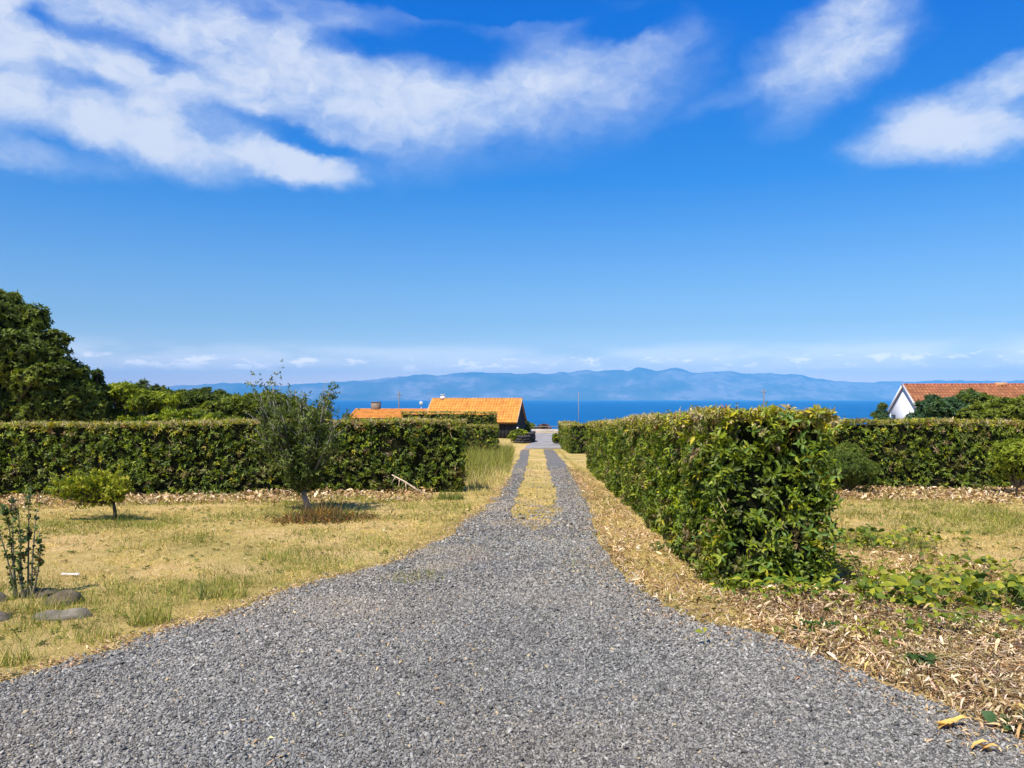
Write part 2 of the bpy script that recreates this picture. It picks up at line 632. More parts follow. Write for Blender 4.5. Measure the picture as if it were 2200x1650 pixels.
PROF = [(-400, 835), (0, 834), (300, 832), (440, 826), (475, 823), (520, 824), (560, 827), (600, 829), (640, 825), (690, 822), (740, 819), (790, 816),
        (830, 812), (870, 808), (905, 805), (940, 807), (975, 803), (1010, 800), (1040, 799), (1075, 801), (1110, 803), (1140, 801), (1165, 803),
        (1185, 802), (1205, 798), (1225, 801), (1245, 796), (1262, 794), (1285, 798), (1300, 796), (1330, 795), (1352, 797), (1364, 792), (1374, 788),
        (1392, 792), (1412, 797), (1432, 793), (1450, 790), (1468, 793), (1485, 800), (1505, 802), (1530, 798), (1560, 797), (1590, 800), (1620, 803),
        (1650, 802), (1690, 804), (1720, 806), (1745, 811), (1790, 818), (1860, 822), (1900, 819), (1960, 820), (2040, 817), (2140, 819), (2300, 816),
        (2700, 822)]


def island_mesh():
    px = np.arange(-400, 2700, 7.0)
    top = np.interp(px, [p[0] for p in PROF], [p[1] for p in PROF])
    ts = np.concatenate([np.linspace(0, 1, 15), np.linspace(1.12, 2.0, 5)])
    top = top + (fbm(px / 14.0, px * 0, 1.0, 9, 4) - 0.5) * 5.0
    V = []
    for j, t in enumerate(ts):
        d = 18500 + t * 2600
        for i, p in enumerate(px):
            r = pdir(p, top[i])
            H = r[2] / r[1] * (18500 + 2600) + 25
            x = (p - 1100) / 1652 * d
            g = fbm(p / 40.0, t * 4, 1.0, 4, 5) - 0.5
            s = (1 - (1 - t) ** 1.35) if t <= 1 else 1 - (t - 1) ** 1.5
            gull = (math.sin(math.pi * min(t, 1)) if t < 1 else 0.0)
            z = -26 + H * s * (1 + 0.55 * g * gull) - 60 * gull * abs(math.sin(p / 9.0 + 3 * g))
            V.append((x, d, max(z, -26.4)))
    nx = len(px)
    ny = len(ts)
    i = np.arange(nx - 1)[None, :] + nx * np.arange(ny - 1)[:, None]
    F = np.stack([i, i + 1, i + nx + 1, i + nx], -1).reshape(-1, 4)
    return np_mesh('island', np.array(V), F, None, True)


island = tag(link('island', island_mesh(), mat_island()), kind='structure')

# driveway edges, from the photograph, laid on the ground
LE = [G(*p)[:2] for p in [(1122, 966), (1098, 1020), (1062, 1080), (1010, 1115), (950, 1165), (820, 1215), (700, 1245), (560, 1290), (420, 1345), (250, 1390), (0, 1465)]]
RE = [G(*p)[:2] for p in [(1188, 966), (1218, 1000), (1262, 1080), (1298, 1180), (1345, 1250), (1420, 1305), (1500, 1340), (1640, 1362), (1720, 1400), (1850, 1450), (2000, 1505), (2200, 1600)]]
ML = [G(*p)[:2] for p in [(1138, 966), (1132, 1000), (1112, 1060), (1096, 1110), (1090, 1150)]]
MR = [G(*p)[:2] for p in [(1167, 966), (1180, 1010), (1196, 1060), (1202, 1100), (1200, 1150)]]


def edge(tab, y, ext=None):
    t = sorted(tab, key=lambda p: p[1])
    ya, xa = [p[1] for p in t], [p[0] for p in t]
    if ext is not None:
        ya = [ext[1]] + ya
        xa = [ext[0]] + xa
    return np.interp(y, ya, xa)


def wob(y, seed, amp=0.10):
    y = np.asarray(y, dtype=float)
    return amp * ((fbm(y, y * 0 + seed, 1.6, seed, 5) - 0.5) * 2 + (fbm(y, y * 0 + seed, 7.0, seed, 3) - 0.5) * 0.8)


def xl(y): return edge(LE, y, (-9.0, 0.0)) + wob(y, 1, 0.16)
def xr(y): return edge(RE, y, (6.2, 0.5)) + wob(y, 2, 0.14)
Y_MED = G(1140, 1143)[1]
def taper(y): return 1 - np.sqrt(np.clip((np.asarray(y, dtype=float) - Y_MED) / 2.6, 0.0, 1))
def xmid(y): return (edge(ML, y) + edge(MR, y)) / 2
def xml(y): return (edge(ML, y) + wob(y, 5, 0.12)) * (1 - taper(y)) + xmid(y) * taper(y)
def xmr(y): return (edge(MR, y) + wob(y, 6, 0.12)) * (1 - taper(y)) + xmid(y) * taper(y)


def in_gravel(x, y):
    g = (x > xl(y)) & (x < xr(y)) & (y < 53)
    med = (y > Y_MED) & (x > xml(y)) & (x < xmr(y))
    return g & ~med


def driveway_mesh():
    acc = Acc()
    ys = np.concatenate([np.arange(-3, 12, 0.15), np.arange(12, 24, 0.4), np.arange(24, 52.6, 1.0)])

    def strip(ys, fa, fb, n):
        V = []
        for y in ys:
            a, b = float(fa(y)), float(fb(y))
            for k in range(n + 1):
                x = a + (b - a) * k / n
                V.append((x, y, float(zg(x, y)) + 0.008))
        m = n + 1
        i = np.arange(n)[None, :] + m * np.arange(len(ys) - 1)[:, None]
        F = np.stack([i, i + 1, i + m + 1, i + m], -1).reshape(-1, 4)
        acc.add(V, F)
    k = int(np.searchsorted(ys, Y_MED))
    strip(np.append(ys[:k], Y_MED), xl, xr, 30)
    strip(np.insert(ys[k:], 0, Y_MED), xl, xml, 8)
    strip(np.insert(ys[k:], 0, Y_MED), xmr, xr, 8)
    return acc.mesh('gravel_driveway', True)


drive = tag(link('gravel_driveway', driveway_mesh(), M_gravel), kind='structure')


def poly_sheet(name, pts, dz, mat):
    V = [(x, y, float(zg(x, y)) + dz) for x, y in pts]
    me = bpy.data.meshes.new(name)
    me.from_pydata(V, [], [list(range(len(V)))])
    return tag(link(name, me, mat), kind='structure')


def road_mesh():
    xs, ys = np.arange(0.0, 60.1, 1.0), np.linspace(0, 1, 26)
    V = []
    for v in ys:
        for x in xs:
            a = 52.6 - 0.10 * max(0, x - 3.2)
            b = 79.0 - 0.12 * x
            left = np.interp(a + v * (b - a), [52, 60, 68, 73.5, 79], [0.75, 1.5, 1.7, 0.6, -14])
            xx = left + (60 - left) * (x / 60)
            y = a + v * (b - a)
            V.append((xx, y, float(zg(xx, y)) + 0.02))
    n, m = len(xs), len(ys)
    i = np.arange(n - 1)[None, :] + n * np.arange(m - 1)[:, None]
    return np_mesh('road', V, np.stack([i, i + 1, i + n + 1, i + n], -1).reshape(-1, 4), None, True)


tag(link('road', road_mesh(), M_asphalt), kind='structure')

# ------------------------------------------------------------------ haze: the air between here and the far island
def haze():
    a = Acc().box(-24000, 24000, -300, 24200, -28.5, 880)
    b = NB('sea_air')
    v = b.n('ShaderNodeVolumePrincipled')
    v.inputs['Color'].default_value = HAZE_COL
    v.inputs['Density'].default_value = HAZE_D
    v.inputs['Anisotropy'].default_value = -0.3
    b.l(v.outputs[0], b.out.inputs['Volume'])
    tag(link('haze', a.mesh('haze'), b.m), kind='stuff')


HAZE_D = 7.5e-5
HAZE_COL = (0.12, 0.51, 1.0, 1)
haze()

# ------------------------------------------------------------------ leaves
LEAF_LO = (np.array([(0, 0, 0), (-0.5, 0.42, 0.14), (0, 0.45, 0.0), (0.5, 0.42, 0.14), (0, 1, -0.10)]),
           np.array([(0, 2, 1), (1, 2, 4), (0, 3, 2), (2, 3, 4)]))
LEAF_HI = (np.array([(0, 0, 0), (-0.36, 0.28, 0.10), (0, 0.3, 0.03), (0.36, 0.28, 0.10), (-0.5, 0.66, 0.10), (0, 0.68, 0.0), (0.5, 0.66, 0.10), (0, 1, -0.14)]),
           np.array([(0, 2, 1), (0, 3, 2), (1, 2, 5), (1, 5, 4), (2, 3, 6), (2, 6, 5), (4, 5, 7), (5, 6, 7)]))


def leaf_tpl(kind, L, W, curl=0.0):
    V, F = (LEAF_HI if kind == 'hi' else LEAF_LO)
    V = V.copy()
    V[:, 2] += -curl * V[:, 1] ** 2
    return V * np.array([W, L, L]), F


def whorl(nleaf, L, W, kind='lo', cone=(45, 85), seed=0, curl=0.15, stem=0.0):
    """several leaves round a shoot tip that points along +Z"""
    r = np.random.default_rng(seed)
    Vs, Fs, Id, n = [], [], [], 0
    for i in range(nleaf):
        th = R(r.uniform(*cone))
        ph = 2 * math.pi * (i * 0.382 + r.uniform(-0.06, 0.06))
        a = np.array([math.sin(th) * math.cos(ph), math.sin(th) * math.sin(ph), math.cos(th)])
        b = np.array([-math.sin(ph), math.cos(ph), 0])
        c = np.cross(b, a)
        if c[2] < 0: c = -c
        roll = r.uniform(-0.5, 0.5)
        b2 = b * math.cos(roll) + c * math.sin(roll)
        c2 = np.cross(b2, a)
        if c2[2] < 0: c2 = -c2
        s = r.uniform(0.65, 1.1)
        V, F = leaf_tpl(kind, L * s, W * s, curl * r.uniform(0.2, 1.8))
        V = V[:, [0]] * b2 + V[:, [1]] * a + V[:, [2]] * c2
        V = V + np.array([0, 0, -stem * r.random()])
        Vs.append(V)
        Fs.append(F + n)
        Id.append(np.full(len(V), i))
        n += len(V)
    return np.concatenate(Vs), np.concatenate(Fs), np.concatenate(Id)


def scatter(acc, tpls, P, D, S, C, var=0.25, spin=True, hue=0.08):
    """place templates (V,F,leaf id): positions P, axis directions D, scales S, colours C"""
    P, D, C = np.asarray(P, float), np.asarray(D, float), np.asarray(C, float)
    n = len(P)
    if n == 0: return
    S = np.broadcast_to(np.asarray(S, float), (n,))
    C = np.broadcast_to(C, (n, 3))
    D = D / (np.linalg.norm(D, axis=1, keepdims=True) + 1e-9)
    rv = rng.normal(size=(n, 3))
    A = np.cross(D, rv)
    A /= np.linalg.norm(A, axis=1, keepdims=True) + 1e-9
    B = np.cross(D, A)
    which = rng.integers(0, len(tpls), n)
    for k, (V, F, Id) in enumerate(tpls):
        m = which == k
        c = int(m.sum())
        if c == 0: continue
        W = (V[None, :, 0, None] * A[m][:, None, :] + V[None, :, 1, None] * B[m][:, None, :] + V[None, :, 2, None] * D[m][:, None, :]) * S[m][:, None, None] + P[m][:, None, :]
        nl = Id.max() + 1
        bri = 1 + rng.uniform(-var, var, (c, nl))
        col = C[m][:, None, :] * bri[:, Id][:, :, None]
        hs = 1 + rng.uniform(-hue, hue, (c, nl, 3))
        col = col * hs[:, Id, :]
        nv = len(V)
        FF = (F[None] + (np.arange(c) * nv)[:, None, None]).reshape(-1, 3)
        acc.add(W.reshape(-1, 3), FF, col.reshape(-1, 3))


def pick(cols, w, n):
    cols = np.array(cols, float)
    return cols[rng.choice(len(cols), n, p=np.array(w) / sum(w))]


# ------------------------------------------------------------------ hedges
G_DARK, G_MID, G_LIT, G_YEL = (0.070, 0.106, 0.007), (0.128, 0.178, 0.009), (0.225, 0.27, 0.012), (0.42, 0.37, 0.02)
T_BROWN, T_TAN, T_OLIVE = (0.20, 0.13, 0.06), (0.46, 0.35, 0.17), (0.24, 0.23, 0.06)


def hedge(label, A, B, width, height, dens, L=0.11, W=0.038, kind='lo', nleaf=7, h2=None, loose_end=None, name='hedge', leaf_parts=0, topdens=1.0, bulge=0.06, group='clipped hedges', trunk_at=None, face_cut=1.0):
    """A, B: the two foot corners of the front face; the hedge lies to the left of A->B turned ( i.e. behind it )"""
    A, B = np.array(A, float), np.array(B, float)
    T = (B - A)
    Ln = np.linalg.norm(T)
    T /= Ln
    Nn = np.array([-T[1], T[0]])          # away from the front face, into the hedge
    h2 = h2 or height
    root = empty(name, on(*(A + B) / 2 + Nn * width / 2))
    inv = np.array(root.location)
    tag(root, label, 'hedge', group)

    def P3(s, t, z):
        """s along, t depth, z height fraction -> world"""
        xy = A[None] + T[None] * s[:, None] + Nn[None] * t[:, None]
        hh = height + (h2 - height) * np.clip(s / Ln, 0, 1) + 0.05 * (fbm(s, s * 0, 0.9, 8) - 0.5) * 2
        g = zg(xy[:, 0], xy[:, 1])
        return np.stack([xy[:, 0], xy[:, 1], g + z * hh], 1)
    t3, n3 = np.array([T[0], T[1], 0]), np.array([Nn[0], Nn[1], 0])
    tp = [whorl(nleaf, L, W, kind, (35, 88), 100 + k, stem=L * 0.7) for k in range(7)]
    Ps, Ds, Cs, Ss, ST = [], [], [], [], []

    def face(nm, area, gen, nrm, dmul=1.0):
        n = int(area * dens * dmul)
        s, t, z = gen(n)
        p = P3(s, t, z)
        bl = bulge * ((fbm(s + t * 3, z * 2.0, 1.3, 21) - 0.5) * 3.0)
        dep = rng.exponential(0.05, n)
        off = bl - dep + rng.normal(0, 0.018, n)
        if nm == 'top': off = off * 0.5
        p = p + nrm[None] * off[:, None]
        d = nrm[None] * rng.uniform(0.3, 1.1, n)[:, None] + rng.normal(0, 0.38, (n, 3)) + np.array([0, 0, 0.35])
        c = pick([G_DARK, G_MID, G_LIT, G_YEL, T_BROWN], [4, 5, 2.4, 0.35, 0.35], n)
        patch = fbm(s + t, z * 2.2, 1.1, 30)
        c = c * (0.65 + 0.7 * patch)[:, None]
        br = fbm(s * 1.0 + t, z * 3.0, 1.7, 63, 4)
        wb = np.clip((br - 0.56) * 5, 0, 0.75) * (rng.random(n) < 0.6)
        c = c * (1 - wb[:, None]) + wb[:, None] * pick([T_BROWN, T_OLIVE, (0.12, 0.075, 0.03)], [2, 2, 1], n)
        if nm != 'top':      # thin places where the inside shows
            off = off - np.clip((fbm(s + t * 2, z * 2.4, 2.3, 88, 4) - 0.60) * 1.6, 0, 0.085)
            p = P3(s, t, z) + nrm[None] * off[:, None]
        if nm != 'top':
            up = z > (0.81 + 0.15 * rng.random(n))
            c[up] = pick([T_OLIVE, G_YEL, T_TAN, G_LIT, (0.34, 0.17, 0.05)], [4, 3.6, 1.8, 2.6, 0.7], int(up.sum())) * 0.95
        else:
            c = pick([T_OLIVE, T_TAN, G_YEL, G_LIT], [4, 3.0, 3, 1.6], n)
        Ps.append(p); Ds.append(d); Cs.append(c)
        Ss.append(rng.uniform(0.7, 1.15, n) * (0.75 if nm == 'top' else 1.0))
    U = rng.random
    face('front', Ln * height, lambda n: (U(n) * Ln, U(n) * 0, U(n) ** 0.95), -n3)
    face('back', Ln * height, lambda n: (U(n) * Ln, U(n) * 0 + width, U(n)), n3, 0.35)
    face('e0', width * height, lambda n: (U(n) * 0, U(n) * width, U(n)), -t3, 1.15)
    face('e1', width * height, lambda n: (U(n) * 0 + Ln, U(n) * width, U(n)), t3, 1.1)
    face('top', Ln * width, lambda n: (U(n) * Ln, U(n) * width, U(n) * 0 + 1), np.array([0, 0, 1.0]), 0.9 * topdens)
    P, D, C, S = np.concatenate(Ps), np.concatenate(Ds), np.concatenate(Cs), np.concatenate(Ss)
    acc = Acc()
    scatter(acc, tp, P - inv, D, S, C, 0.35)
    fo = link('foliage', acc.mesh('hedge_foliage'), M_leaf, root)
    fo['kind'] = 'stuff'
    # clipped dry tips along the top
    acc = Acc()
    m = int(Ln * 7)
    s, t = U(m) * Ln, U(m) * width
    p = P3(s, t, np.ones(m)) - inv
    hh = rng.gamma(2.0, 0.022, m)
    for k in range(4):
        pk = p + np.stack([rng.normal(0, 0.004, m), rng.normal(0, 0.004, m), hh * k / 3], 1)
        scatter(acc, [whorl(3, L * 0.55, W * 0.7, 'lo', (30, 70), 60 + j) for j in range(3)], pk, np.array([0, 0, 1.0]) + rng.normal(0, 0.15, (m, 3)), rng.uniform(0.6, 1.1, m), pick([G_YEL, G_LIT, T_OLIVE], [2, 2, 2], m))
    n = int(Ln * width * 60 * topdens)
    s, t = U(n) * Ln, U(n) * width
    t[: n // 2] = rng.exponential(0.05, n // 2)
    p = P3(s, t, np.ones(n)) - inv
    stub = (np.array([(-0.004, 0, -0.06), (0.004, 0, -0.06), (0.0, 0.004, 0.05), (0, -0.005, -0.06)]), np.array([(0, 1, 2), (1, 3, 2), (3, 0, 2)]), np.zeros(4, int))
    scatter(acc, [stub], p, rng.normal(0, 0.35, (n, 3)) + np.array([0, 0, 1]), rng.uniform(0.5, 1.6, n), pick([T_TAN, (0.5, 0.42, 0.28), T_OLIVE], [3, 2, 2], n))
    # woody shoots that poke out of the sides
    m = int(Ln * height * 8)
    s, z = U(m) * Ln, U(m)
    p = P3(s, s * 0 + 0.03, z) - inv
    scatter(acc, [(stub[0] * np.array([1, 1, 2.2]), stub[1], stub[2])], p, -n3[None] * 0.35 + rng.normal(0, 0.7, (m, 3)) + np.array([0, 0, .5]), rng.uniform(0.6, 1.4, m), pick([T_BROWN, T_TAN], [3, 1], m))
    tw = link('clipped_twigs', acc.mesh('hedge_twigs'), M_bark, root)
    tw['kind'] = 'stuff'
    # closed dark core: the shade inside the hedge is put into its colour
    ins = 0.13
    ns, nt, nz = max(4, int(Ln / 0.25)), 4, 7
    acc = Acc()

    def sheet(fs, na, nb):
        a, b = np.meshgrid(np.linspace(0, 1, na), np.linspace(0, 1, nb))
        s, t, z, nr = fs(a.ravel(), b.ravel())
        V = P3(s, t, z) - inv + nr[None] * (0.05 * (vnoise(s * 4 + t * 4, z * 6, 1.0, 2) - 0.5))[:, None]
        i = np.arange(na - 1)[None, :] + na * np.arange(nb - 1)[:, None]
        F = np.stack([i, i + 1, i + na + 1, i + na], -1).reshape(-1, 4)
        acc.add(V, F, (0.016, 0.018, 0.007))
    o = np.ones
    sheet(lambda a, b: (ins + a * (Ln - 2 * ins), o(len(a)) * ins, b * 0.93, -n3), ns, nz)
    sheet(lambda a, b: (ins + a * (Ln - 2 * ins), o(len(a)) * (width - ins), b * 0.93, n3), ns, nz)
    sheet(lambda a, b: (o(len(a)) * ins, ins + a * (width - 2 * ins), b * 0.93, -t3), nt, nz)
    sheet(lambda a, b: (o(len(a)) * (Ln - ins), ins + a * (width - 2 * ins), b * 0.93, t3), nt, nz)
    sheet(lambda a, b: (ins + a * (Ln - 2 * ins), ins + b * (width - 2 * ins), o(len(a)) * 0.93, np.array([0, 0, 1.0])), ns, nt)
    link('hedge_shade_core', acc.mesh('hedge_inner'), M_core, root)
    return root, P3, t3, n3, inv


def hedge_leaf_parts(root, inv, P3, t3, n3, Ln, width, n_end, n_front):
    """the leaves that show largest, one object each"""
    metas = []
    V, F = leaf_tpl('hi', 1.0, 0.34, 0.25)
    for k, c in enumerate([G_MID, G_LIT, (0.13, 0.22, 0.03), G_YEL, (0.085, 0.16, 0.022)]):
        metas.append(np_mesh('large_leaf', V, F, np.tile(np.array(c), (len(V), 1)), True))
        metas[-1].materials.append(M_leaf)
    done = 0
    while done < n_end + n_front:
        end = done < n_end
        if end:
            s, t, z = np.array([-0.05]), np.array([rng.random() * width]), np.array([rng.uniform(0.04, 0.97)])
            nr = -t3
        else:
            s, t, z = np.array([rng.uniform(0, 3.2)]), np.array([-0.05]), np.array([rng.uniform(0.1, 0.95)])
            nr = -n3
        p = P3(s, t, z)[0] - inv + nr * rng.uniform(-0.02, 0.07)
        ax = Vector((nr * rng.uniform(0.5, 1.2) + np.array([0, 0, rng.uniform(-0.2, 0.7)]) + rng.normal(0, 0.35, 3))).normalized()
        a0 = rng.uniform(0, 6.28)
        q = ax.to_track_quat('Z', 'Y')
        for j in range(int(rng.integers(2, 6))):
            if done >= n_end + n_front: break
            th = R(rng.uniform(50, 92))
            ph = a0 + j * 2 * math.pi * 0.382
            d = q @ Vector((math.sin(th) * math.cos(ph), math.sin(th) * math.sin(ph), math.cos(th)))
            up = (ax - d * ax.dot(d)).normalized()
            side = d.cross(up)
            s_ = rng.uniform(0.06, 0.098)
            M = Matrix((side * s_, d * s_, up * s_)).transposed().to_4x4()
            M.translation = Vector(p)
            lf = bpy.data.objects.new('leaf', metas[int(rng.choice(5, p=[0.3, 0.25, 0.16, 0.05, 0.24]))])
            COL.objects.link(lf)
            lf.parent = root
            lf.matrix_local = M
            done += 1


# near hedge right of the drive (front face = the side along the drive)
a1, b1 = (2.86, 29.4), (1.95, 7.35)
# A->B must have the hedge on its left side: going towards the camera, left is +X
r1, P3_1, t1, n1, inv1 = hedge('tall glossy green hedge running beside the drive on the right, nearest to the viewer', a1, b1, 1.12, 1.66, 270, 0.098, 0.034, 'hi', 7, h2=1.76, bulge=0.09, topdens=1.6)


def end_P3(s, t, z):
    Ln = math.dist(a1, b1)
    return P3_1(Ln - s, t, z)


hedge_leaf_parts(r1, inv1, end_P3, -t1, n1, 22, 1.12, 215, 85)

hedge('short far hedge right of the drive, standing alone past the gap beside the road', (3.55, 59.0), (3.25, 43.2), 1.25, 1.66, 70, 0.13, 0.05, 'lo', 6)
r3, *_ = hedge('long clipped hedge across the lawn on the left, behind the small tree', (-20, 15.2), (-1.12, 18.3), 1.0, 1.60, 190, 0.10, 0.037, 'lo', 7, h2=1.74, bulge=0.07, topdens=1.3)
hedge('long clipped hedge across the right lawn, in front of the white house', (4.2, 19.5), (22, 17.4), 1.0, 1.72, 190, 0.10, 0.037, 'lo', 7, bulge=0.07, topdens=1.3)
hedge('low square hedge block in front of the dark barn, left of the drive', (-2.75, 39.0), (-0.72, 39.0), 0.8, 1.62, 110, 0.12, 0.045, 'lo', 6)
hedge('higher hedge with a worn brown right end, directly below the barn roof', (-6.7, 46.5), (-0.95, 46.5), 0.9, 2.42, 90, 0.12, 0.045, 'lo', 6)

# thick stem that shows at the near end of the hedge
acc = Acc()
bp = G(1608, 1262)
for k in range(3):
    o0 = np.array([0.03 * k - 0.03, 0.02 * k, 0])
    pts = [bp + o0 + np.array([0.012 * j * (k - 1) * 1.4 - 0.006 * j, -0.01 + 0.008 * j, 0.11 * j - 0.03]) for j in range(7)]
    acc.tube(np.array(pts) - inv1, np.linspace(0.034, 0.018, 7), 7, (0.30, 0.22, 0.15))
link('stem', acc.mesh('hedge_stem', True), M_bark, r1)

# ------------------------------------------------------------------ trees
def lobes_surface(lobes, n, up=0.35):
    """random points on the outside of a union of ellipsoids"""
    lobes = np.array(lobes, float)        # cx cy cz rx ry rz
    w = (lobes[:, 3] * lobes[:, 4] * lobes[:, 5]) ** (2 / 3)
    idx = rng.choice(len(lobes), n, p=w / w.sum())
    d = rng.normal(size=(n, 3))
    d[:, 2] += up
    d /= np.linalg.norm(d, axis=1, keepdims=True)
    rr = 1 - np.abs(rng.normal(0, 0.13, n)) + 0.05 * rng.normal(size=n)
    rr *= 1 + 0.16 * (fbm(np.arctan2(d[:, 1], d[:, 0]) * 2 + idx * 3.1, d[:, 2] * 3, 1.0, 12) - 0.5) * 2
    P = lobes[idx, :3] + d * lobes[idx, 3:] * rr[:, None]
    keep = np.ones(n, bool)
    for L in lobes:
        q = (P - L[:3]) / L[3:]
        keep &= (q ** 2).sum(1) > 0.72 ** 2
    nr = d / lobes[idx, 3:]
    nr /= np.linalg.norm(nr, axis=1, keepdims=True)
    return P[keep], nr[keep], idx[keep]


def ico():
    t = (1 + 5 ** 0.5) / 2
    V = np.array([(-1, t, 0), (1, t, 0), (-1, -t, 0), (1, -t, 0), (0, -1, t), (0, 1, t), (0, -1, -t), (0, 1, -t), (t, 0, -1), (t, 0, 1), (-t, 0, -1), (-t, 0, 1)], float)
    V /= np.linalg.norm(V[0])
    F = np.array([(0, 11, 5), (0, 5, 1), (0, 1, 7), (0, 7, 10), (0, 10, 11), (1, 5, 9), (5, 11, 4), (11, 10, 2), (10, 7, 6), (7, 1, 8), (3, 9, 4), (3, 4, 2), (3, 2, 6), (3, 6, 8), (3, 8, 9), (4, 9, 5), (2, 4, 11), (6, 2, 10), (8, 6, 7), (9, 8, 1)])
    return V, F


def ico2(times=1):
    V, F = ico()
    for _ in range(times):
        V = V.tolist()
        cache = {}
        NF = []

        def mid(a, b):
            k = (min(a, b), max(a, b))
            if k not in cache:
                m = (np.array(V[a]) + np.array(V[b]))
                m /= np.linalg.norm(m)
                V.append(m.tolist())
                cache[k] = len(V) - 1
            return cache[k]
        for a, b, c in F:
            ab, bc, ca = mid(a, b), mid(b, c), mid(c, a)
            NF += [(a, ab, ca), (b, bc, ab), (c, ca, bc), (ab, bc, ca)]
        V, F = np.array(V), np.array(NF)
    return V, F


ICO2 = ico2(1)
ICO3 = ico2(2)


def tree(name, label, base, lobes, cols, wts, n, L=0.16, W=0.07, trunk_r=0.14, limbs=True, cat='tree', group=None, nleaf=6, mat=None, sub=5, sub_r=(0.32, 0.5), bark=(0.16, 0.13, 0.10), core=0.6, flat=0.75):
    """lobes: big masses (cx cy cz r ...) relative to the base; each is broken up into smaller clumps"""
    base = np.array(base, float)
    root = empty(name, tuple(base))
    tag(root, label, cat, group)
    big = []
    for lb in lobes:
        cx, cy, cz, rx, ry, rz = lb
        big.append((cx, cy, cz, rx * 0.86, ry * 0.86, rz * 0.86))
        k = int(sub * max(1.0, rx / 1.2))
        for _ in range(k):
            d = rng.normal(size=3)
            d[2] = abs(d[2]) * 0.9 - 0.25
            d[1] -= 0.35
            d /= np.linalg.norm(d)
            r = min(rx, rz) * rng.uniform(*sub_r)
            q = rng.uniform(0.72, 0.98)
            big.append((cx + d[0] * rx * q, cy + d[1] * ry * q, cz + d[2] * rz * q, r * 1.1, r * 1.1, r * flat))
    P, Nr, idx = lobes_surface(big, int(n * 1.9))
    ok = P[:, 2] > 0.05
    P, Nr, idx = P[ok], Nr[ok], idx[ok]
    tp = [whorl(nleaf, L, W, 'lo', (30, 88), 300 + k, stem=L * 0.5) for k in range(6)]
    D = Nr + rng.normal(0, 0.4, P.shape) + np.array([0, 0, 0.3])
    cl = pick(cols, wts, len(big))
    C = cl[idx] * 0.65 + pick(cols, wts, len(P)) * 0.35
    C = C * (1 + rng.uniform(-0.12, 0.12, len(P)))[:, None]
    acc = Acc()
    scatter(acc, tp, P, D, rng.uniform(0.7, 1.25, len(P)), C, 0.3)
    o = link('crown', acc.mesh('crown_leaves'), mat or M_leaf_soft, root)
    o['kind'] = 'stuff'
    # trunk, limbs, then dark core lumps with the crown's inner shade painted in
    acc = Acc()
    mean = np.mean([b[:3] for b in big[:1]], axis=0)
    top = np.array([mean[0] * 0.6, mean[1] * 0.6, mean[2] * 0.55])
    pts = [np.array([0, 0, -0.15]) * (1 - f) + top * f + np.array([0.08 * math.sin(3 * f), 0.05 * math.sin(5 * f), 0]) for f in np.linspace(0, 1, 6)]
    acc.tube(pts, np.linspace(trunk_r, trunk_r * 0.6, 6), 8, bark)
    if limbs:
        for b in big[:: max(1, len(big) // 14)]:
            e = np.array(b[:3])
            s0 = pts[3]
            q = [s0 + (e - s0) * f + np.array([0, 0, -0.25 * math.sin(math.pi * f) * np.linalg.norm(e - s0) * 0.5]) for f in np.linspace(0, 1, 6)]
            acc.tube(q, np.linspace(trunk_r * 0.5, trunk_r * 0.12, 6), 5, bark)
    link('trunk', acc.mesh('trunk', True), M_bark, root)
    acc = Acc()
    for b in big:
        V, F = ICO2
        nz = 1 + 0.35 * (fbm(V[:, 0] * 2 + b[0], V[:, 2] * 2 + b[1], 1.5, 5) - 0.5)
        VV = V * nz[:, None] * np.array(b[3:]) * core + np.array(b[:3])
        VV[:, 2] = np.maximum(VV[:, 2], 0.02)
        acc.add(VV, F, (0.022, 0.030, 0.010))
    o = link('crown_shade_core', acc.mesh('crown_inner'), M_core, root)
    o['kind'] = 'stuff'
    return root


def tree_px(label, px0, px1, ytop, d, depth=None, shape='dome', cols=None, wts=None, n=1500, name='tree', cat='tree', group=None, base_y=None, lowfrac=0.0, nl=3, flatten=0, **kw):
    """a tree whose crown spans px0..px1 and reaches ytop at distance d"""
    p0, p1, pt = at(px0, 900, d), at(px1, 900, d), at((px0 + px1) / 2, ytop, d)
    cx, w = (p0[0] + p1[0]) / 2, (p1[0] - p0[0])
    g = float(zg(cx, d))
    H = pt[2] - g
    depth = depth or w * 0.8
    z0 = H * lowfrac
    lobes = []
    hh = (H - z0)
    if flatten:      # broad crowns that close up with their neighbours
        lobes.append((0, 0.2 * depth, hh * 0.40, w * 0.50, depth * 0.4, hh * 0.42))
        for k in range(nl + 1):
            u = (k + 0.5) / (nl + 1) * 2 - 1
            top = H - 0.16 * w * abs(u) ** 1.5 - rng.uniform(0, 0.10) * w
            r = w * rng.uniform(0.19, 0.25)
            lobes.append((u * w * 0.40, rng.uniform(-0.3, 0.1) * depth, top - r * 0.75, r, r * 1.2, r * 0.75))
            lobes.append((u * w * 0.44, rng.uniform(-0.35, -0.1) * depth, (top - r) * 0.55, r, r * 1.2, r * 0.9))
        return tree(name, label, (cx, d, g), lobes, cols, wts, n, cat=cat, group=group, **kw)
    lobes.append((0, 0, z0 + hh * 0.50, w * 0.47, depth * 0.46, hh * 0.50))
    for k in range(nl):
        u = (k + 0.5) / nl * 2 - 1
        zz = z0 + hh * (0.36 + 0.16 * rng.random() * (1 - abs(u)))
        r = w * 0.27
        lobes.append((u * w * 0.34, rng.uniform(-0.25, 0.1) * depth, zz, r, depth * 0.3, hh * rng.uniform(0.33, 0.40)))
    return tree(name, label, (cx, d, g), lobes, cols, wts, n, cat=cat, group=group, **kw)


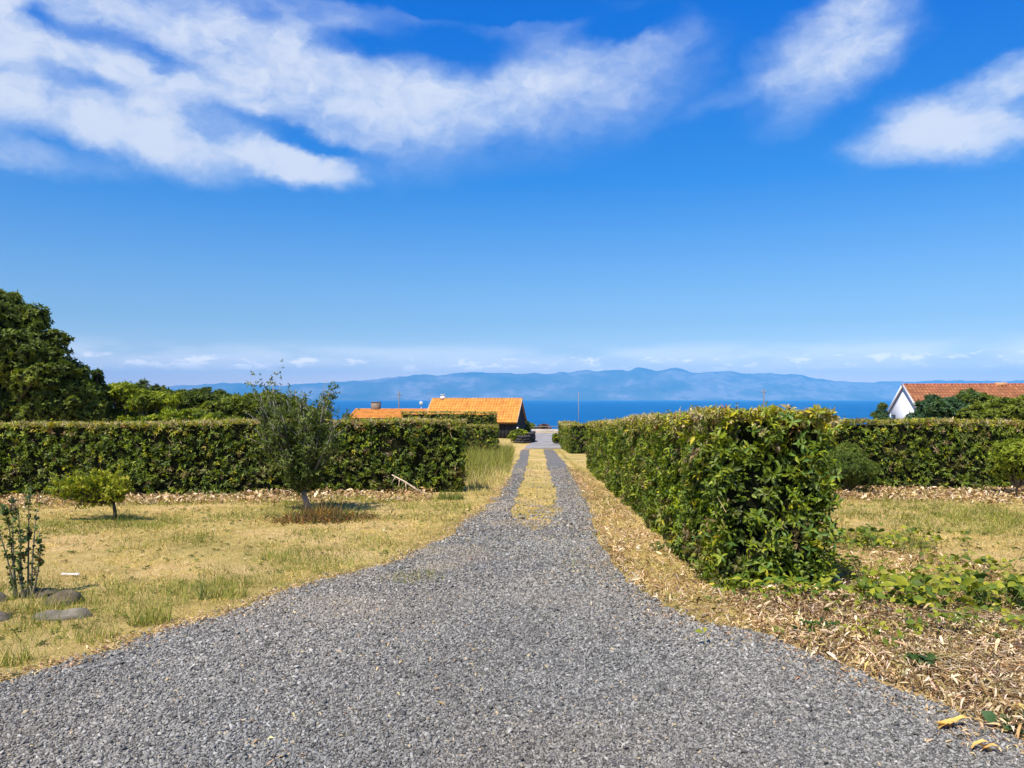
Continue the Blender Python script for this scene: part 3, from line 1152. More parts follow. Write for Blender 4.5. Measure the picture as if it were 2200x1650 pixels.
C_DEEP = [(0.048, 0.075, 0.012), (0.075, 0.108, 0.016), (0.115, 0.15, 0.02)]
C_OLIVE = [(0.085, 0.115, 0.014), (0.14, 0.175, 0.018), (0.20, 0.23, 0.022)]
C_LIME = [(0.19, 0.235, 0.014), (0.28, 0.32, 0.016), (0.09, 0.13, 0.015)]
C_BLUE = [(0.040, 0.085, 0.040), (0.06, 0.12, 0.05), (0.085, 0.145, 0.04)]

# the big tree at the left edge
bd = 30.0
bx = at(-30, 900, bd)[0]
bg = float(zg(bx, bd))


def rel(px, py, r, dy=0.0, ry=None, rz=None):
    p = at(px, py, bd)
    return (p[0] - bx, dy, p[2] - bg, r, ry or r, rz or r)


tree('tree', 'tall broad dark green tree at the left edge, highest in view', (bx, bd, bg),
     [rel(-60, 740, 2.3), rel(20, 715, 1.6, -0.6), rel(70, 765, 1.5, -0.6), rel(105, 815, 1.45, -0.4), rel(140, 870, 1.35, -0.3), rel(-20, 850, 2.2, 0.6), rel(-150, 830, 2.6), rel(60, 900, 1.6, 0.3),
      rel(18, 672, 0.95, -0.6), rel(-40, 665, 1.1, -.2), rel(66, 704, 0.85, -0.3), rel(110, 752, 0.8, 0), rel(150, 815, 0.75, 0.2), rel(172, 850, 0.7, 0.2), rel(185, 900, 0.7)],
     C_OLIVE + C_DEEP, [2, 2.2, 1.0, 1, 2.4, 2.2], 12000, L=0.17, W=0.085, trunk_r=0.3, sub=13, sub_r=(0.17, 0.30), group='trees behind the left hedge')
GT = 'trees behind the left hedge'
tree_px('small dark tree tucked against the big tree, its right neighbour', 178, 240, 790, 33, cols=C_DEEP, wts=[1, 2, 1], n=1300, group=GT)
tree_px('yellow green dome shaped tree, leftmost of the bright ones behind the hedge', 200, 318, 814, 34, cols=C_LIME, wts=[3, 3, 1], n=2100, group=GT, flatten=1)
tree_px('lime green tree with layered crown, right of the leftmost bright tree', 280, 378, 836, 33, cols=C_LIME, wts=[3, 2, 2], n=1600, group=GT, flatten=1)
tree_px('dark tree showing above and behind the two lime green trees', 222, 362, 808, 41, cols=C_DEEP, wts=[1, 2, 1.5], n=1700, group=GT, flatten=1)
tree_px('low spreading lime bush just above the left hedge, below the dark trees', 322, 456, 868, 30, cols=C_LIME, wts=[3, 2, 2], n=1700, group=GT, nl=4, flatten=1)
tree_px('dark bushy tree left of the round topped dark one', 325, 430, 828, 38, cols=C_OLIVE, wts=[2, 2, 1], n=1700, group=GT, flatten=1)
tree_px('round topped dark green tree, middle of the row behind the left hedge', 372, 500, 823, 37, cols=C_DEEP + C_OLIVE, wts=[1, 2, 2, 1, 1, 1], n=1900, group=GT, flatten=1)
tree_px('low bright green bush above the left hedge, left of the small lawn tree', 426, 530, 880, 29, cols=C_LIME, wts=[2, 2, 2], n=1100, group=GT, flatten=1)
tree_px('flat topped green tree left of the small lawn tree', 430, 590, 840, 36, cols=C_OLIVE, wts=[2, 2, 2], n=2200, group=GT, flatten=1, nl=4)
tree_px('green tree directly behind the crown of the small lawn tree', 520, 664, 832, 38, cols=C_OLIVE, wts=[1, 2, 2], n=2200, group=GT, flatten=1)
tree_px('lower dark tree right behind the small lawn tree, at the edge of the sea view', 596, 720, 864, 37, cols=C_DEEP + C_OLIVE, wts=[1, 2, 1, 2, 2, 1], n=1700, group=GT, flatten=1)
tree_px('tiny dark bush at the left end of the low tiled roof', 726, 764, 884, 62, cols=C_DEEP, wts=[1, 2, 1], n=400, cat='bush', name='bush')
GR = 'trees in front of the white house'
tree_px('round green bush at the left corner of the white house', 1872, 1916, 868, 49, cols=C_OLIVE + C_BLUE, wts=[1, 1, 1, 2, 2, 1], n=900, cat='bush', name='bush', group=GR)
tree_px('wide bluish green domed tree covering the foot of the white house', 1940, 2100, 848, 31, cols=C_BLUE, wts=[2, 3, 2], n=3400, group=GR, nl=4, sub=9, flatten=1)
tree_px('green tree rising in front of the red roof, between two wider ones', 2045, 2150, 832, 34, flatten=1, cols=C_OLIVE + C_BLUE, wts=[1, 2, 2, 1, 1, 1], n=1500, group=GR)
tree_px('olive green tree at the right edge in front of the red roof', 2072, 2290, 838, 30, cols=C_OLIVE, wts=[1, 3, 3], n=3800, group=GR, nl=4, sub=8, flatten=1)
tree_px('bright yellow green bush growing out over the right hedge at the picture edge', 2118, 2235, 936, 17.0, cols=[(0.24, 0.28, 0.02), (0.15, 0.2, 0.02)], wts=[3, 1], n=900, cat='bush', name='bush', lowfrac=0.2, L=0.09, W=0.035, trunk_r=0.03, core=0.5)
tree_px('soft feathery green bush in front of the right hedge beside the near hedge', 1762, 1875, 945, 17.6, cols=[(0.10, 0.15, 0.025), (0.15, 0.2, 0.03)], wts=[2, 2], n=1300, cat='bush', name='bush', L=0.09, W=0.018, trunk_r=0.03, depth=1.0)
tree_px('yellow green rounded bush beside the curved dark wall', 1092, 1134, 921, 60, cols=C_LIME, wts=[3, 3, 1], n=420, cat='bush', name='bush', trunk_r=0.04)
tree_px('small olive bush at the back right corner of the barn', 1122, 1142, 902, 72, cols=C_OLIVE, wts=[1, 2, 2], n=200, cat='bush', name='bush', trunk_r=0.04)
tree_px('little bright green bush at the foot of the far right hedge by the road', 1186, 1202, 930, 58, cols=C_LIME, wts=[3, 2, 1], n=150, cat='bush', name='bush', trunk_r=0.03)


def limb_plant(name, label, cat, base, targets, trunk, cols, wts, leaf=(0.05, 0.024), per=26, spread=0.09, r0=0.045, bark=(0.17, 0.14, 0.11), nleaf=5, start=0.35, group=None, forks=3, mat=None, jig=0.05):
    """plant whose limbs run from a short trunk to target points; leaves sit along the limbs"""
    base = np.array(base, float)
    root = empty(name, tuple(base))
    tag(root, label, cat, group)
    trunk = [np.array(t, float) for t in trunk]
    wood = Acc()
    if len(trunk) > 1:
        wood.tube(trunk, np.linspace(r0, r0 * 0.72, len(trunk)), 9, bark)
    t0 = trunk[-1]
    P, D = [], []
    for tg in targets:
        tg = np.array(tg, float)
        ln = np.linalg.norm(tg - t0)
        mid = (t0 + tg) / 2 + np.array([0, 0, -0.10 * ln]) + rng.normal(0, jig * ln * 0.5, 3)
        fs = np.linspace(0, 1, 9)
        q = [(1 - f) ** 2 * t0 + 2 * f * (1 - f) * mid + f * f * tg + rng.normal(0, 0.012, 3) * (0 < f < 1) for f in fs]
        wood.tube(q, np.linspace(r0 * 0.42, r0 * 0.07, 9), 5, bark)
        for f in range(forks):
            k = rng.integers(3, 8)
            s0 = q[k]
            e = s0 + (tg - t0) / ln * rng.uniform(0.12, 0.3) * ln + rng.normal(0, 0.09 * ln, 3)
            qq = [s0 + (e - s0) * g for g in np.linspace(0, 1, 4)]
            wood.tube(qq, np.linspace(r0 * 0.14, r0 * 0.04, 4), 4, bark)
            for _ in range(per // 2):
                g = rng.uniform(0.1, 1.05)
                P.append(s0 + (e - s0) * g + rng.normal(0, spread * 0.6, 3))
                D.append((e - s0) / (np.linalg.norm(e - s0) + 1e-6) + rng.normal(0, 0.5, 3))
        for _ in range(per):
            f = rng.uniform(start, 1.02)
            c = (1 - f) ** 2 * t0 + 2 * f * (1 - f) * mid + f * f * tg
            P.append(c + rng.normal(0, spread * (1.2 - 0.75 * f), 3))
            D.append((tg - t0) / ln + rng.normal(0, 0.6, 3) + np.array([0, 0, 0.3]))
    link('trunk', wood.mesh('plant_wood', True), M_bark, root)
    acc = Acc()
    tp = [whorl(nleaf, leaf[0], leaf[1], 'lo', (25, 85), 500 + k, stem=leaf[0] * 1.0) for k in range(6)]
    scatter(acc, tp, np.array(P), np.array(D), rng.uniform(0.7, 1.2, len(P)), pick(cols, wts, len(P)), 0.3)
    o = link('foliage', acc.mesh('plant_leaves'), mat or M_leaf_soft, root)
    o['kind'] = 'stuff'
    return root


# small tree on the left lawn
tb = G(662, 1098)
td = tb[1]


def trel(px, py, dy=0.0, base=tb, d=None):
    p = at(px, py, (d or base[1]) + dy)
    return p - base


targets = []
for _ in range(64):
    f = rng.random()
    py = 1030 - f * 170
    half = 22 + 66 * min(1, (1030 - py) / 110)
    cxp = 648 - 8 * f
    targets.append(trel(cxp + rng.uniform(-half, half), py + rng.uniform(-20, 10), rng.uniform(-0.55, 0.55)))
for (px, py) in [(572, 838), (585, 826), (600, 832), (560, 870), (548, 920), (700, 816), (708, 840), (690, 850), (634, 838), (652, 842), (645, 860), (672, 870), (704, 870), (716, 905), (560, 850), (612, 845),
                 (715, 960), (698, 990), (590, 985), (565, 950), (622, 1030)]:
    targets.append(trel(px, py, rng.uniform(-0.25, 0.25)))
limb_plant('tree', 'small grey green tree with forked grey trunk standing on the left lawn', 'tree', tb, targets,
           [(0.02, 0, -0.05), trel(657, 1075), trel(652, 1062), trel(653, 1052)],
           [(0.085, 0.12, 0.022), (0.13, 0.165, 0.03), (0.19, 0.22, 0.045), (0.05, 0.07, 0.015)], [3, 3, 1.2, 2], leaf=(0.058, 0.025), per=35, spread=0.10, r0=0.062, bark=(0.26, 0.235, 0.21), nleaf=6, start=0.3)

# yellow green shrub left
sb = G(248, 1118)
tg = []
for _ in range(34):
    px = rng.uniform(100, 285)
    tg.append(trel(px, rng.uniform(1005, 1060) - (0 if px > 150 else -12), rng.uniform(-0.35, 0.35), sb))
for _ in range(3):
    tg.append(trel(rng.uniform(235, 270), rng.uniform(1050, 1085), rng.uniform(-0.1, 0.1), sb))
limb_plant('shrub', 'bright yellow green shrub leaning left over a short dark stem on the left lawn', 'shrub', sb, tg, [(0, 0, -0.03), trel(247, 1100, 0, sb), trel(244, 1080, 0, sb)],
           [(0.28, 0.31, 0.02), (0.36, 0.37, 0.025), (0.13, 0.18, 0.02), (0.4, 0.33, 0.04)], [3, 2.5, 1.3, .5], leaf=(0.065, 0.028), per=15, spread=0.05, r0=0.035, bark=(0.07, 0.06, 0.04), nleaf=6, forks=2)

# ---- slender stems with round leaves at the left edge: every stem a part
def stemmed():
    b = G(48, 1286)
    root = empty('young_shrub', tuple(b))
    tag(root, 'thin upright young shrub with several bare stems rising among the stones at the left edge', 'shrub')
    tops = [((38, 1285), (28, 1075)), ((50, 1282), (40, 1100)), ((60, 1280), (62, 1062)), ((66, 1270), (80, 1090)), ((30, 1285), (8, 1085)), ((56, 1284), (52, 1140)), ((42, 1288), (14, 1150)), ((64, 1278), (84, 1140)), ((36, 1290), (-12, 1110)), ((60, 1284), (72, 1175))]
    tp = [whorl(4, 0.042, 0.034, 'hi', (40, 90), 700 + k, stem=0.03) for k in range(5)]
    for k, (s, e) in enumerate(tops[:6] + tops[7:9]):
        a = at(s[0], s[1], b[1]) - b
        a[2] = -0.04
        dy = rng.uniform(-0.12, 0.12)
        z = at(e[0], e[1], b[1] + dy) - b
        m = (a + z) / 2 + rng.normal(0, 0.06, 3)
        fs = np.linspace(0, 1, 9)
        q = np.array([(1 - f) ** 2 * a + 2 * f * (1 - f) * m + f * f * z for f in fs])
        w = Acc().tube(q, np.linspace(0.011, 0.003, 9), 6, (0.22, 0.20, 0.13))
        st = link('stem', w.mesh('thin_stem', True), M_bark, root)
        n = 27
        f = rng.uniform(0.18 if k % 2 else 0.4, 1.02, n)
        P = (1 - f)[:, None] ** 2 * a + 2 * (f * (1 - f))[:, None] * m + (f * f)[:, None] * z + rng.normal(0, 0.014, (n, 3))
        acc = Acc()
        scatter(acc, tp, P, rng.normal(0, 0.5, (n, 3)) + np.array([0, 0, 0.6]), rng.uniform(0.5, 1.1, n), pick([(0.05, 0.085, 0.03), (0.09, 0.14, 0.03), (0.16, 0.2, 0.03), (0.12, 0.08, 0.04)], [3, 3, 1.5, 1], n), 0.3)
        lf = link('leaves', acc.mesh('stem_leaves'), M_leaf_soft, st)
        lf['kind'] = 'stuff'


stemmed()

# ------------------------------------------------------------------ stones at the left edge
def rock(label, px, py, w, dpt, h, rz=0.0, seed=0, tone=(0.13, 0.105, 0.075)):
    c = G(px, py)
    V, F = ICO3
    V = V.copy()
    nz = fbm(V[:, 0] * 1.9 + seed * 3.3, V[:, 1] * 1.9 + V[:, 2] * 2.3, 1.0, 31 + seed, 5)
    V = np.sign(V) * np.abs(V) ** 0.82
    V = V * (0.66 + 0.62 * nz)[:, None] * np.array([w / 2, dpt / 2, h])
    V[:, 2] = np.where(V[:, 2] < 0, V[:, 2] * 0.35, V[:, 2])
    lich = fbm(V[:, 0] * 9, V[:, 1] * 9 + V[:, 2] * 7, 1.0, seed, 4)
    C = np.array(tone)[None] * (0.7 + 0.7 * lich)[:, None]
    o = link('stone', np_mesh('stone', V, F, C, True), M_rock)
    o.location = (c[0], c[1], c[2] - 0.045)
    o.rotation_euler = (0, 0, rz)
    tag(o, label, 'stone', 'stones laid round the young shrub')


rock('long flat grey stone lying lowest, in front of the other stones', 128, 1326, 0.52, 0.24, 0.125, 0.10, 1, (0.17, 0.15, 0.11))
rock('rounded brown stone behind the long flat one, right of the shrub stems', 136, 1296, 0.30, 0.3, 0.15, 0.3, 2, (0.11, 0.085, 0.06))
rock('dark low stone directly behind the shrub stems', 84, 1278, 0.38, 0.28, 0.12, -0.1, 3, (0.10, 0.08, 0.06))
rock('stone cut by the picture edge, level with the shrub base', -8, 1290, 0.26, 0.24, 0.12, 0.4, 4, (0.10, 0.083, 0.065))
rock('stone cut by the lower left picture edge, below the shrub', -10, 1330, 0.28, 0.22, 0.11, 0.0, 5, (0.12, 0.10, 0.075))

# ------------------------------------------------------------------ gravel
def gn_scatter(name, pts, rot, scl, shade, protos, mat, label=None):
    """stuff: real stones set on points by geometry nodes"""
    me = bpy.data.meshes.new(name)
    me.vertices.add(len(pts))
    me.vertices.foreach_set('co', np.asarray(pts, np.float32).ravel())
    for nm, ty, arr, key in (('rot', 'FLOAT_VECTOR', rot, 'vector'), ('scl', 'FLOAT_VECTOR', scl, 'vector')):
        a = me.attributes.new(nm, ty, 'POINT')
        a.data.foreach_set(key, np.asarray(arr, np.float32).ravel())
    a = me.attributes.new('shade', 'FLOAT_COLOR', 'POINT')
    c4 = np.ones((len(pts), 4), np.float32)
    c4[:, :3] = shade
    a.data.foreach_set('color', c4.ravel())
    me.update()
    o = bpy.data.objects.new(name, me)
    COL.objects.link(o)
    pc = bpy.data.collections.new(name + '_kinds')
    for k, (V, F) in enumerate(protos):
        pm = np_mesh('pebble', V, F, None, False)
        pm.materials.append(mat)
        pc.objects.link(bpy.data.objects.new('pebble', pm))
    ng = bpy.data.node_groups.new(name, 'GeometryNodeTree')
    ng.interface.new_socket('Geometry', in_out='INPUT', socket_type='NodeSocketGeometry')
    ng.interface.new_socket('Geometry', in_out='OUTPUT', socket_type='NodeSocketGeometry')
    gi, go = ng.nodes.new('NodeGroupInput'), ng.nodes.new('NodeGroupOutput')
    ci = ng.nodes.new('GeometryNodeCollectionInfo')
    ci.inputs[0].default_value = pc
    ci.inputs['Separate Children'].default_value = True
    ci.inputs['Reset Children'].default_value = True
    ip = ng.nodes.new('GeometryNodeInstanceOnPoints')
    ip.inputs['Pick Instance'].default_value = True

    def attr(nm, ty):
        n = ng.nodes.new('GeometryNodeInputNamedAttribute')
        n.data_type = ty
        n.inputs[0].default_value = nm
        return n.outputs[0]
    rnd = ng.nodes.new('FunctionNodeRandomValue')
    rnd.data_type = 'INT'
    rnd.inputs[4].default_value = 0
    rnd.inputs[5].default_value = len(protos) - 1
    ng.links.new(gi.outputs[0], ip.inputs['Points'])
    ng.links.new(ci.outputs[0], ip.inputs['Instance'])
    ng.links.new(rnd.outputs[2], ip.inputs['Instance Index'])
    e2r = ng.nodes.new('FunctionNodeEulerToRotation')
    ng.links.new(attr('rot', 'FLOAT_VECTOR'), e2r.inputs[0])
    ng.links.new(e2r.outputs[0], ip.inputs['Rotation'])
    ng.links.new(attr('scl', 'FLOAT_VECTOR'), ip.inputs['Scale'])
    ng.links.new(ip.outputs[0], go.inputs[0])
    md = o.modifiers.new('scatter', 'NODES')
    md.node_group = ng
    tag(o, label, 'gravel', kind='stuff')
    return o


def pebbles():
    protos = []
    for k in range(8):
        r = np.random.default_rng(40 + k)
        V, F = ico()
        V = V * r.uniform(0.55, 1.3, (len(V), 1)) * np.array([r.uniform(0.9, 1.5), r.uniform(0.5, 0.9), r.uniform(0.35, 0.65)])
        protos.append((V, F))
    bands = [(2.9, 5.0, 8600, 0.0076), (5.0, 7.5, 5800, 0.0087), (7.5, 11, 2700, 0.0112), (11, 17, 900, 0.0145), (17, 30, 320, 0.016)]
    P, Sz = [], []
    for y0, y1, dn, sz in bands:
        x0, x1 = -0.72 * y1 - 0.3, 0.72 * y1 + 0.3
        n = int((x1 - x0) * (y1 - y0) * dn)
        x, y = rng.uniform(x0, x1, n), rng.uniform(y0, y1, n)
        inside = in_gravel(x, y)
        medend = np.clip(1 - (y - Y_MED) / 5.0, 0.10, 0.7) * (y > Y_MED) * (x > xml(y) - 0.05) * (x < xmr(y) + 0.05)
        inside = inside | (rng.random(n) < medend * (fbm(x, y, 2.6, 57) > 0.45))
        # stones strewn just past the edge
        near = in_gravel(x + rng.normal(0, 0.13, n), y + rng.normal(0, 0.13, n)) & (rng.random(n) < 0.22)
        k = (inside & (rng.random(n) < 0.97) & (np.abs(x) < 0.72 * y + 0.3)) | near
        k &= ~(near & ~inside & (rng.random(n) < 0.3))
        # thinner where dust and dry grass lie
        thin = fbm(x, y, 0.8, 77)
        k &= rng.random(n) < np.where((y > 8) & (thin > 0.62), 0.45, 1.0)
        P.append(np.stack([x[k], y[k]], 1))
        Sz.append(sz * np.exp(rng.normal(0, 0.28, int(k.sum()))))
    P, Sz = np.concatenate(P), np.concatenate(Sz)
    n = len(P)
    z = zg(P[:, 0], P[:, 1]) + 0.006 + Sz * rng.uniform(-0.1, 0.7, n)
    rot = np.stack([rng.uniform(-0.8, 0.8, n), rng.uniform(-0.8, 0.8, n), rng.uniform(0, 6.28, n)], 1)
    sc = np.stack([Sz, Sz, Sz], 1) * rng.uniform(0.85, 1.25, (n, 3))
    g = (0.86 + 0.36 * (fbm(P[:, 0] * 1.6, P[:, 1] * 0.5, 0.9, 23) - 0.4)) * 0.96 * rng.choice([0.105, 0.225, 0.31, 0.44], n, p=[0.26, 0.40, 0.28, 0.06]) * rng.uniform(0.85, 1.15, n)
    warm = fbm(P[:, 0], P[:, 1], 0.7, 3)
    dust = np.clip((fbm(P[:, 0], P[:, 1], 0.9, 19) - 0.5) * 4, 0, 1) * np.clip((P[:, 1] - 6) / 3, 0, 1)
    col = np.stack([g * (1.05 + 0.12 * (warm - 0.4)), g * 1.0, g * (0.88 - 0.10 * (warm - 0.4))], 1)
    col = col * (1 - 0.5 * dust[:, None]) + 0.5 * dust[:, None] * np.array([0.36, 0.29, 0.2])
    odd = rng.random(n) < 0.012
    col[odd] = np.array([0.42, 0.33, 0.2])
    print('pebbles', n)
    gn_scatter('gravel', np.stack([P[:, 0], P[:, 1], z], 1), rot, sc, col, protos, M_stone, 'loose grey crushed stone covering the drive and its wide mouth')


pebbles()

# ------------------------------------------------------------------ grass
BLADE = (np.array([(-0.5, 0, 0), (0.5, 0, 0), (0.2, 0.15, 0.6), (-0.2, 0.15, 0.6), (0, 0.5, 1.0)]), np.array([(0, 1, 2), (0, 2, 3), (3, 2, 4)]), np.zeros(5, int))
BLADE1 = (np.array([(-0.5, 0, 0), (0.5, 0, 0), (0, 0.25, 1.0)]), np.array([(0, 1, 2)]), np.zeros(3, int))


def blades(acc, x, y, h, w, lean, C, tpl=BLADE1, dz=0.0):
    n = len(x)
    V, F, _ = tpl
    a = rng.uniform(0, 6.28, n)
    th = lean
    up = np.stack([np.cos(a) * np.sin(th), np.sin(a) * np.sin(th), np.cos(th)], 1)
    side = np.stack([-np.sin(a), np.cos(a), a * 0], 1)
    # turn the flat of the blade about
    b = rng.uniform(-1.2, 1.2, n)
    nrm = np.cross(side, up)
    s2 = side * np.cos(b)[:, None] + nrm * np.sin(b)[:, None]
    n2 = np.cross(s2, up)
    P = np.stack([x, y, zg(x, y) + dz], 1)
    W = P[:, None, :] + V[None, :, 0, None] * s2[:, None, :] * w[:, None, None] + (V[None, :, 1, None] * n2[:, None, :] * 0.5 + V[None, :, 2, None] * up[:, None, :]) * h[:, None, None]
    W[:, :, 2] = np.maximum(W[:, :, 2], (P[:, 2] - 0.02)[:, None])
    nv = len(V)
    FF = (F[None] + (np.arange(n) * nv)[:, None, None]).reshape(-1, 3)
    acc.add(W.reshape(-1, 3), FF, np.repeat(C, nv, axis=0) * rng.uniform(0.8, 1.2, (n * nv, 1)))


STRAW = [(0.68, 0.51, 0.19), (0.56, 0.40, 0.16), (0.48, 0.39, 0.10), (0.80, 0.61, 0.32)]
GREENS = [(0.20, 0.23, 0.035), (0.30, 0.31, 0.05), (0.13, 0.17, 0.03)]


def lawn():
    acc = Acc()
    for y0, y1, dn in [(3.6, 6, 3400), (6, 9, 2900), (9, 14, 2000), (14, 20, 1000), (20, 34, 200)]:
        x0, x1 = -0.72 * y1 - 0.5, 0.72 * y1 + 0.5
        n = int((x1 - x0) * (y1 - y0) * dn)
        x, y = rng.uniform(x0, x1, n), rng.uniform(y0, y1, n)
        k = ~in_gravel(x + rng.normal(0, 0.09, n), y + rng.normal(0, 0.22, n)) & (np.abs(x) < 0.72 * y + 0.5)
        for (ppx, ppy, rx_, ry_, pr) in ((1150, 1165, 0.55, 0.9, 0.30), (905, 1245, 0.35, 0.28, 0.6), (1010, 1160, 0.4, 0.7, 0.35), (960, 1185, 0.5, 0.4, 0.4), (1255, 1200, 0.35, 1.1, 0.22), (1150, 1130, 0.6, 0.6, 0.4)):
            c_ = G(ppx, ppy)
            k |= (np.hypot((x - c_[0]) / rx_, (y - c_[1]) / ry_) + rng.normal(0, 0.25, n) < 1) & (rng.random(n) < pr)
        k &= ~((y > 17.9) & ((x < -1.3) | (x > 4.2)))
        bare = fbm(x, y, 0.9, 41)
        k &= rng.random(n) < np.clip(1.6 - 1.6 * bare, 0.25, 1)
        x, y = x[k], y[k]
        n = len(x)
        gr = fbm(x, y, 0.55, 51) + 0.10 * (x < 0) * (y < 8)
        green = rng.random(n) < np.clip((gr - 0.46) * 3.4, 0.03, 0.65)
        med = (np.abs(x) < 3) & (y > 9) & (x > -0.8) & (x < 2.6)
        green &= ~(med & (rng.random(n) < 0.8))
        C = pick(STRAW, [3, 3, 2.5, 1], n)
        C[green] = pick(GREENS, [2, 2, 1], int(green.sum()))
        C = C * (0.45 + 1.0 * fbm(x, y, 5.0, 61, 3))[:, None]
        clump = fbm(x, y, 3.5, 91, 3)
        h = rng.gamma(4, 0.009, n) * (1 + 0.7 * green) * (0.5 + 1.3 * np.clip((clump - 0.35) * 2.5, 0, 1))
        w = np.maximum(0.004, 0.00062 * y) * rng.uniform(0.7, 1.4, n)
        lean = np.where(green, np.abs(rng.normal(0.5, 0.35, n)), np.clip(rng.normal(1.12, 0.4, n), 0, 1.54))
        blades(acc, x, y, h, w, lean, C)
    print('lawn tris', sum(len(f) for f in acc.F))
    tag(link('lawn_grass', acc.mesh('lawn_grass'), M_grass), 'short dry straw coloured grass with olive patches on the lawns and drive centre', 'grass', kind='stuff')


lawn()


def lawn_weeds():
    """small flat weeds, dead tufts and dark scraps in the turf"""
    acc = Acc()
    n = 5200
    x, y = rng.uniform(-12, 12, n), 4 + 14.5 * rng.random(n) ** 1.15
    k = ~in_gravel(x, y) & (np.abs(x) < 0.72 * y + 0.4) & (fbm(x, y, 1.3, 15) > 0.42)
    x, y = x[k], y[k]
    n = len(x)
    tp = [whorl(7, 0.05, 0.018, 'lo', (50, 88), 820 + j) for j in range(4)]
    C = pick([(0.10, 0.13, 0.02), (0.17, 0.20, 0.03), (0.07, 0.08, 0.02), (0.22, 0.15, 0.07), (0.66, 0.52, 0.30)], [3, 3, 2, 1.5, 1.0], n)
    scatter(acc, tp, np.stack([x, y, zg(x, y) + 0.012], 1), rng.normal(0, 0.2, (n, 3)) + np.array([0, 0, 1]), rng.uniform(0.35, 1.15, n), C, 0.3)
    tag(link('lawn_weeds', acc.mesh('lawn_weeds'), M_leaf_soft), 'small flat weeds dotted through the dry lawns', 'weeds', kind='stuff')
    # straw and crumbled leaf blown along the edges of the gravel and over it
    acc = Acc()
    m = 9000
    y = 3.6 + 20 * rng.random(m) ** 1.6
    L_ = rng.random(m) < 0.62
    x = np.where(L_, xl(y) + rng.normal(-0.03, 0.10, m), xr(y) + rng.normal(-0.1, 0.16, m))
    x2 = rng.uniform(-0.6, 1.0, m) * y * 0.6
    k = rng.random(m) < 0.22
    x = np.where(k, x2, x)
    ok = (~k) | in_gravel(x, y) & (fbm(x, y, 0.7, 44) > 0.5)
    x, y = x[ok], y[ok]
    P = np.stack([x, y, zg(x, y) + 0.016], 1)
    scatter(acc, litter_tpls(0.05, 0.012, 'lo'), P, rng.normal(0, 0.25, (len(x), 3)) + np.array([0, 0, 1]), rng.uniform(0.4, 1.3, len(x)), pick([(0.50, 0.36, 0.2), (0.36, 0.22, 0.13), (0.6, 0.48, 0.28)], [3, 2, 2], len(x)), 0.3)
    tag(link('straw_scraps', acc.mesh('straw_scraps'), M_dry), 'scraps of straw and dry leaf along the edges of the gravel', 'straw', kind='stuff')


def region(px_poly, n):
    """n ground points inside a polygon given in pixels, even per square metre of ground"""
    W = np.array([G(*p)[:2] for p in px_poly])
    lo, hi = W.min(0), W.max(0)
    out = []
    c = 0
    while c < n:
        q = rng.uniform(lo, hi, (n * 3, 2))
        ins = np.zeros(len(q), bool)
        j = len(W) - 1
        for i in range(len(W)):
            xi, yi, xj, yj = W[i, 0], W[i, 1], W[j, 0], W[j, 1]
            cond = ((yi > q[:, 1]) != (yj > q[:, 1])) & (q[:, 0] < (xj - xi) * (q[:, 1] - yi) / (yj - yi + 1e-12) + xi)
            ins ^= cond
            j = i
        out.append(q[ins])
        c += int(ins.sum())
        if ins.sum() == 0: break
    return np.concatenate(out)[:n]


def tufts():
    # tall weeds and dry grass left of the far track
    acc = Acc()
    q = region([(1003, 1062), (1002, 985), (1016, 968), (1104, 968), (1098, 1010), (1075, 1045), (1040, 1066)], 15000)
    h = rng.gamma(6, 0.045, len(q)) * np.clip(0.5 + (q[:, 1] - 17) / 9, 0.5, 1.25)
    far = fbm(q[:, 0], q[:, 1], 0.5, 4) * 8 + q[:, 1] - 4 + 4 * (q[:, 0] < -0.7)
    gr = far + rng.normal(0, 3, len(q)) > 27
    C = pick([(0.50, 0.40, 0.15), (0.42, 0.36, 0.12), (0.55, 0.46, 0.22)], [3, 3, 2], len(q))
    C[gr] = pick([(0.15, 0.18, 0.025), (0.25, 0.27, 0.035), (0.38, 0.35, 0.08), (0.26, 0.17, 0.08)], [3, 3, 2, 1], int(gr.sum()))
    cl_ = fbm(q[:, 0], q[:, 1] * 0.6, 1.8, 66, 4)
    C = C * (0.55 + 0.9 * cl_)[:, None]
    h = h * (0.35 + 1.3 * cl_) * np.where(gr, 1.35, 0.9) * np.clip((xl(q[:, 1]) - q[:, 0]) / 0.5, 0.25, 1)
    blades(acc, q[:, 0], q[:, 1], h, rng.uniform(0.008, 0.022, len(q)), np.abs(rng.normal(0.35, 0.28, len(q))), C, BLADE)
    tag(link('tall_grass', acc.mesh('tall_grass'), M_grass), 'tall rough grass and weeds between the left hedge and the far track', 'grass', kind='stuff')
    # verge on the right of the far track
    acc = Acc()
    q = region([(1196, 966), (1252, 1010), (1330, 1090), (1300, 1100), (1240, 1010), (1205, 975)], 2500)
    blades(acc, q[:, 0], q[:, 1], rng.gamma(5, 0.02, len(q)), np.full(len(q), 0.012), np.abs(rng.normal(0.5, 0.3, len(q))), pick(STRAW + [(0.2, 0.24, 0.05)], [2, 2, 2, 1, 2.5], len(q)), BLADE)
    tag(link('verge_grass', acc.mesh('verge_grass'), M_grass), 'dry verge grass between the right track and the hedge', 'grass', kind='stuff')


tufts()


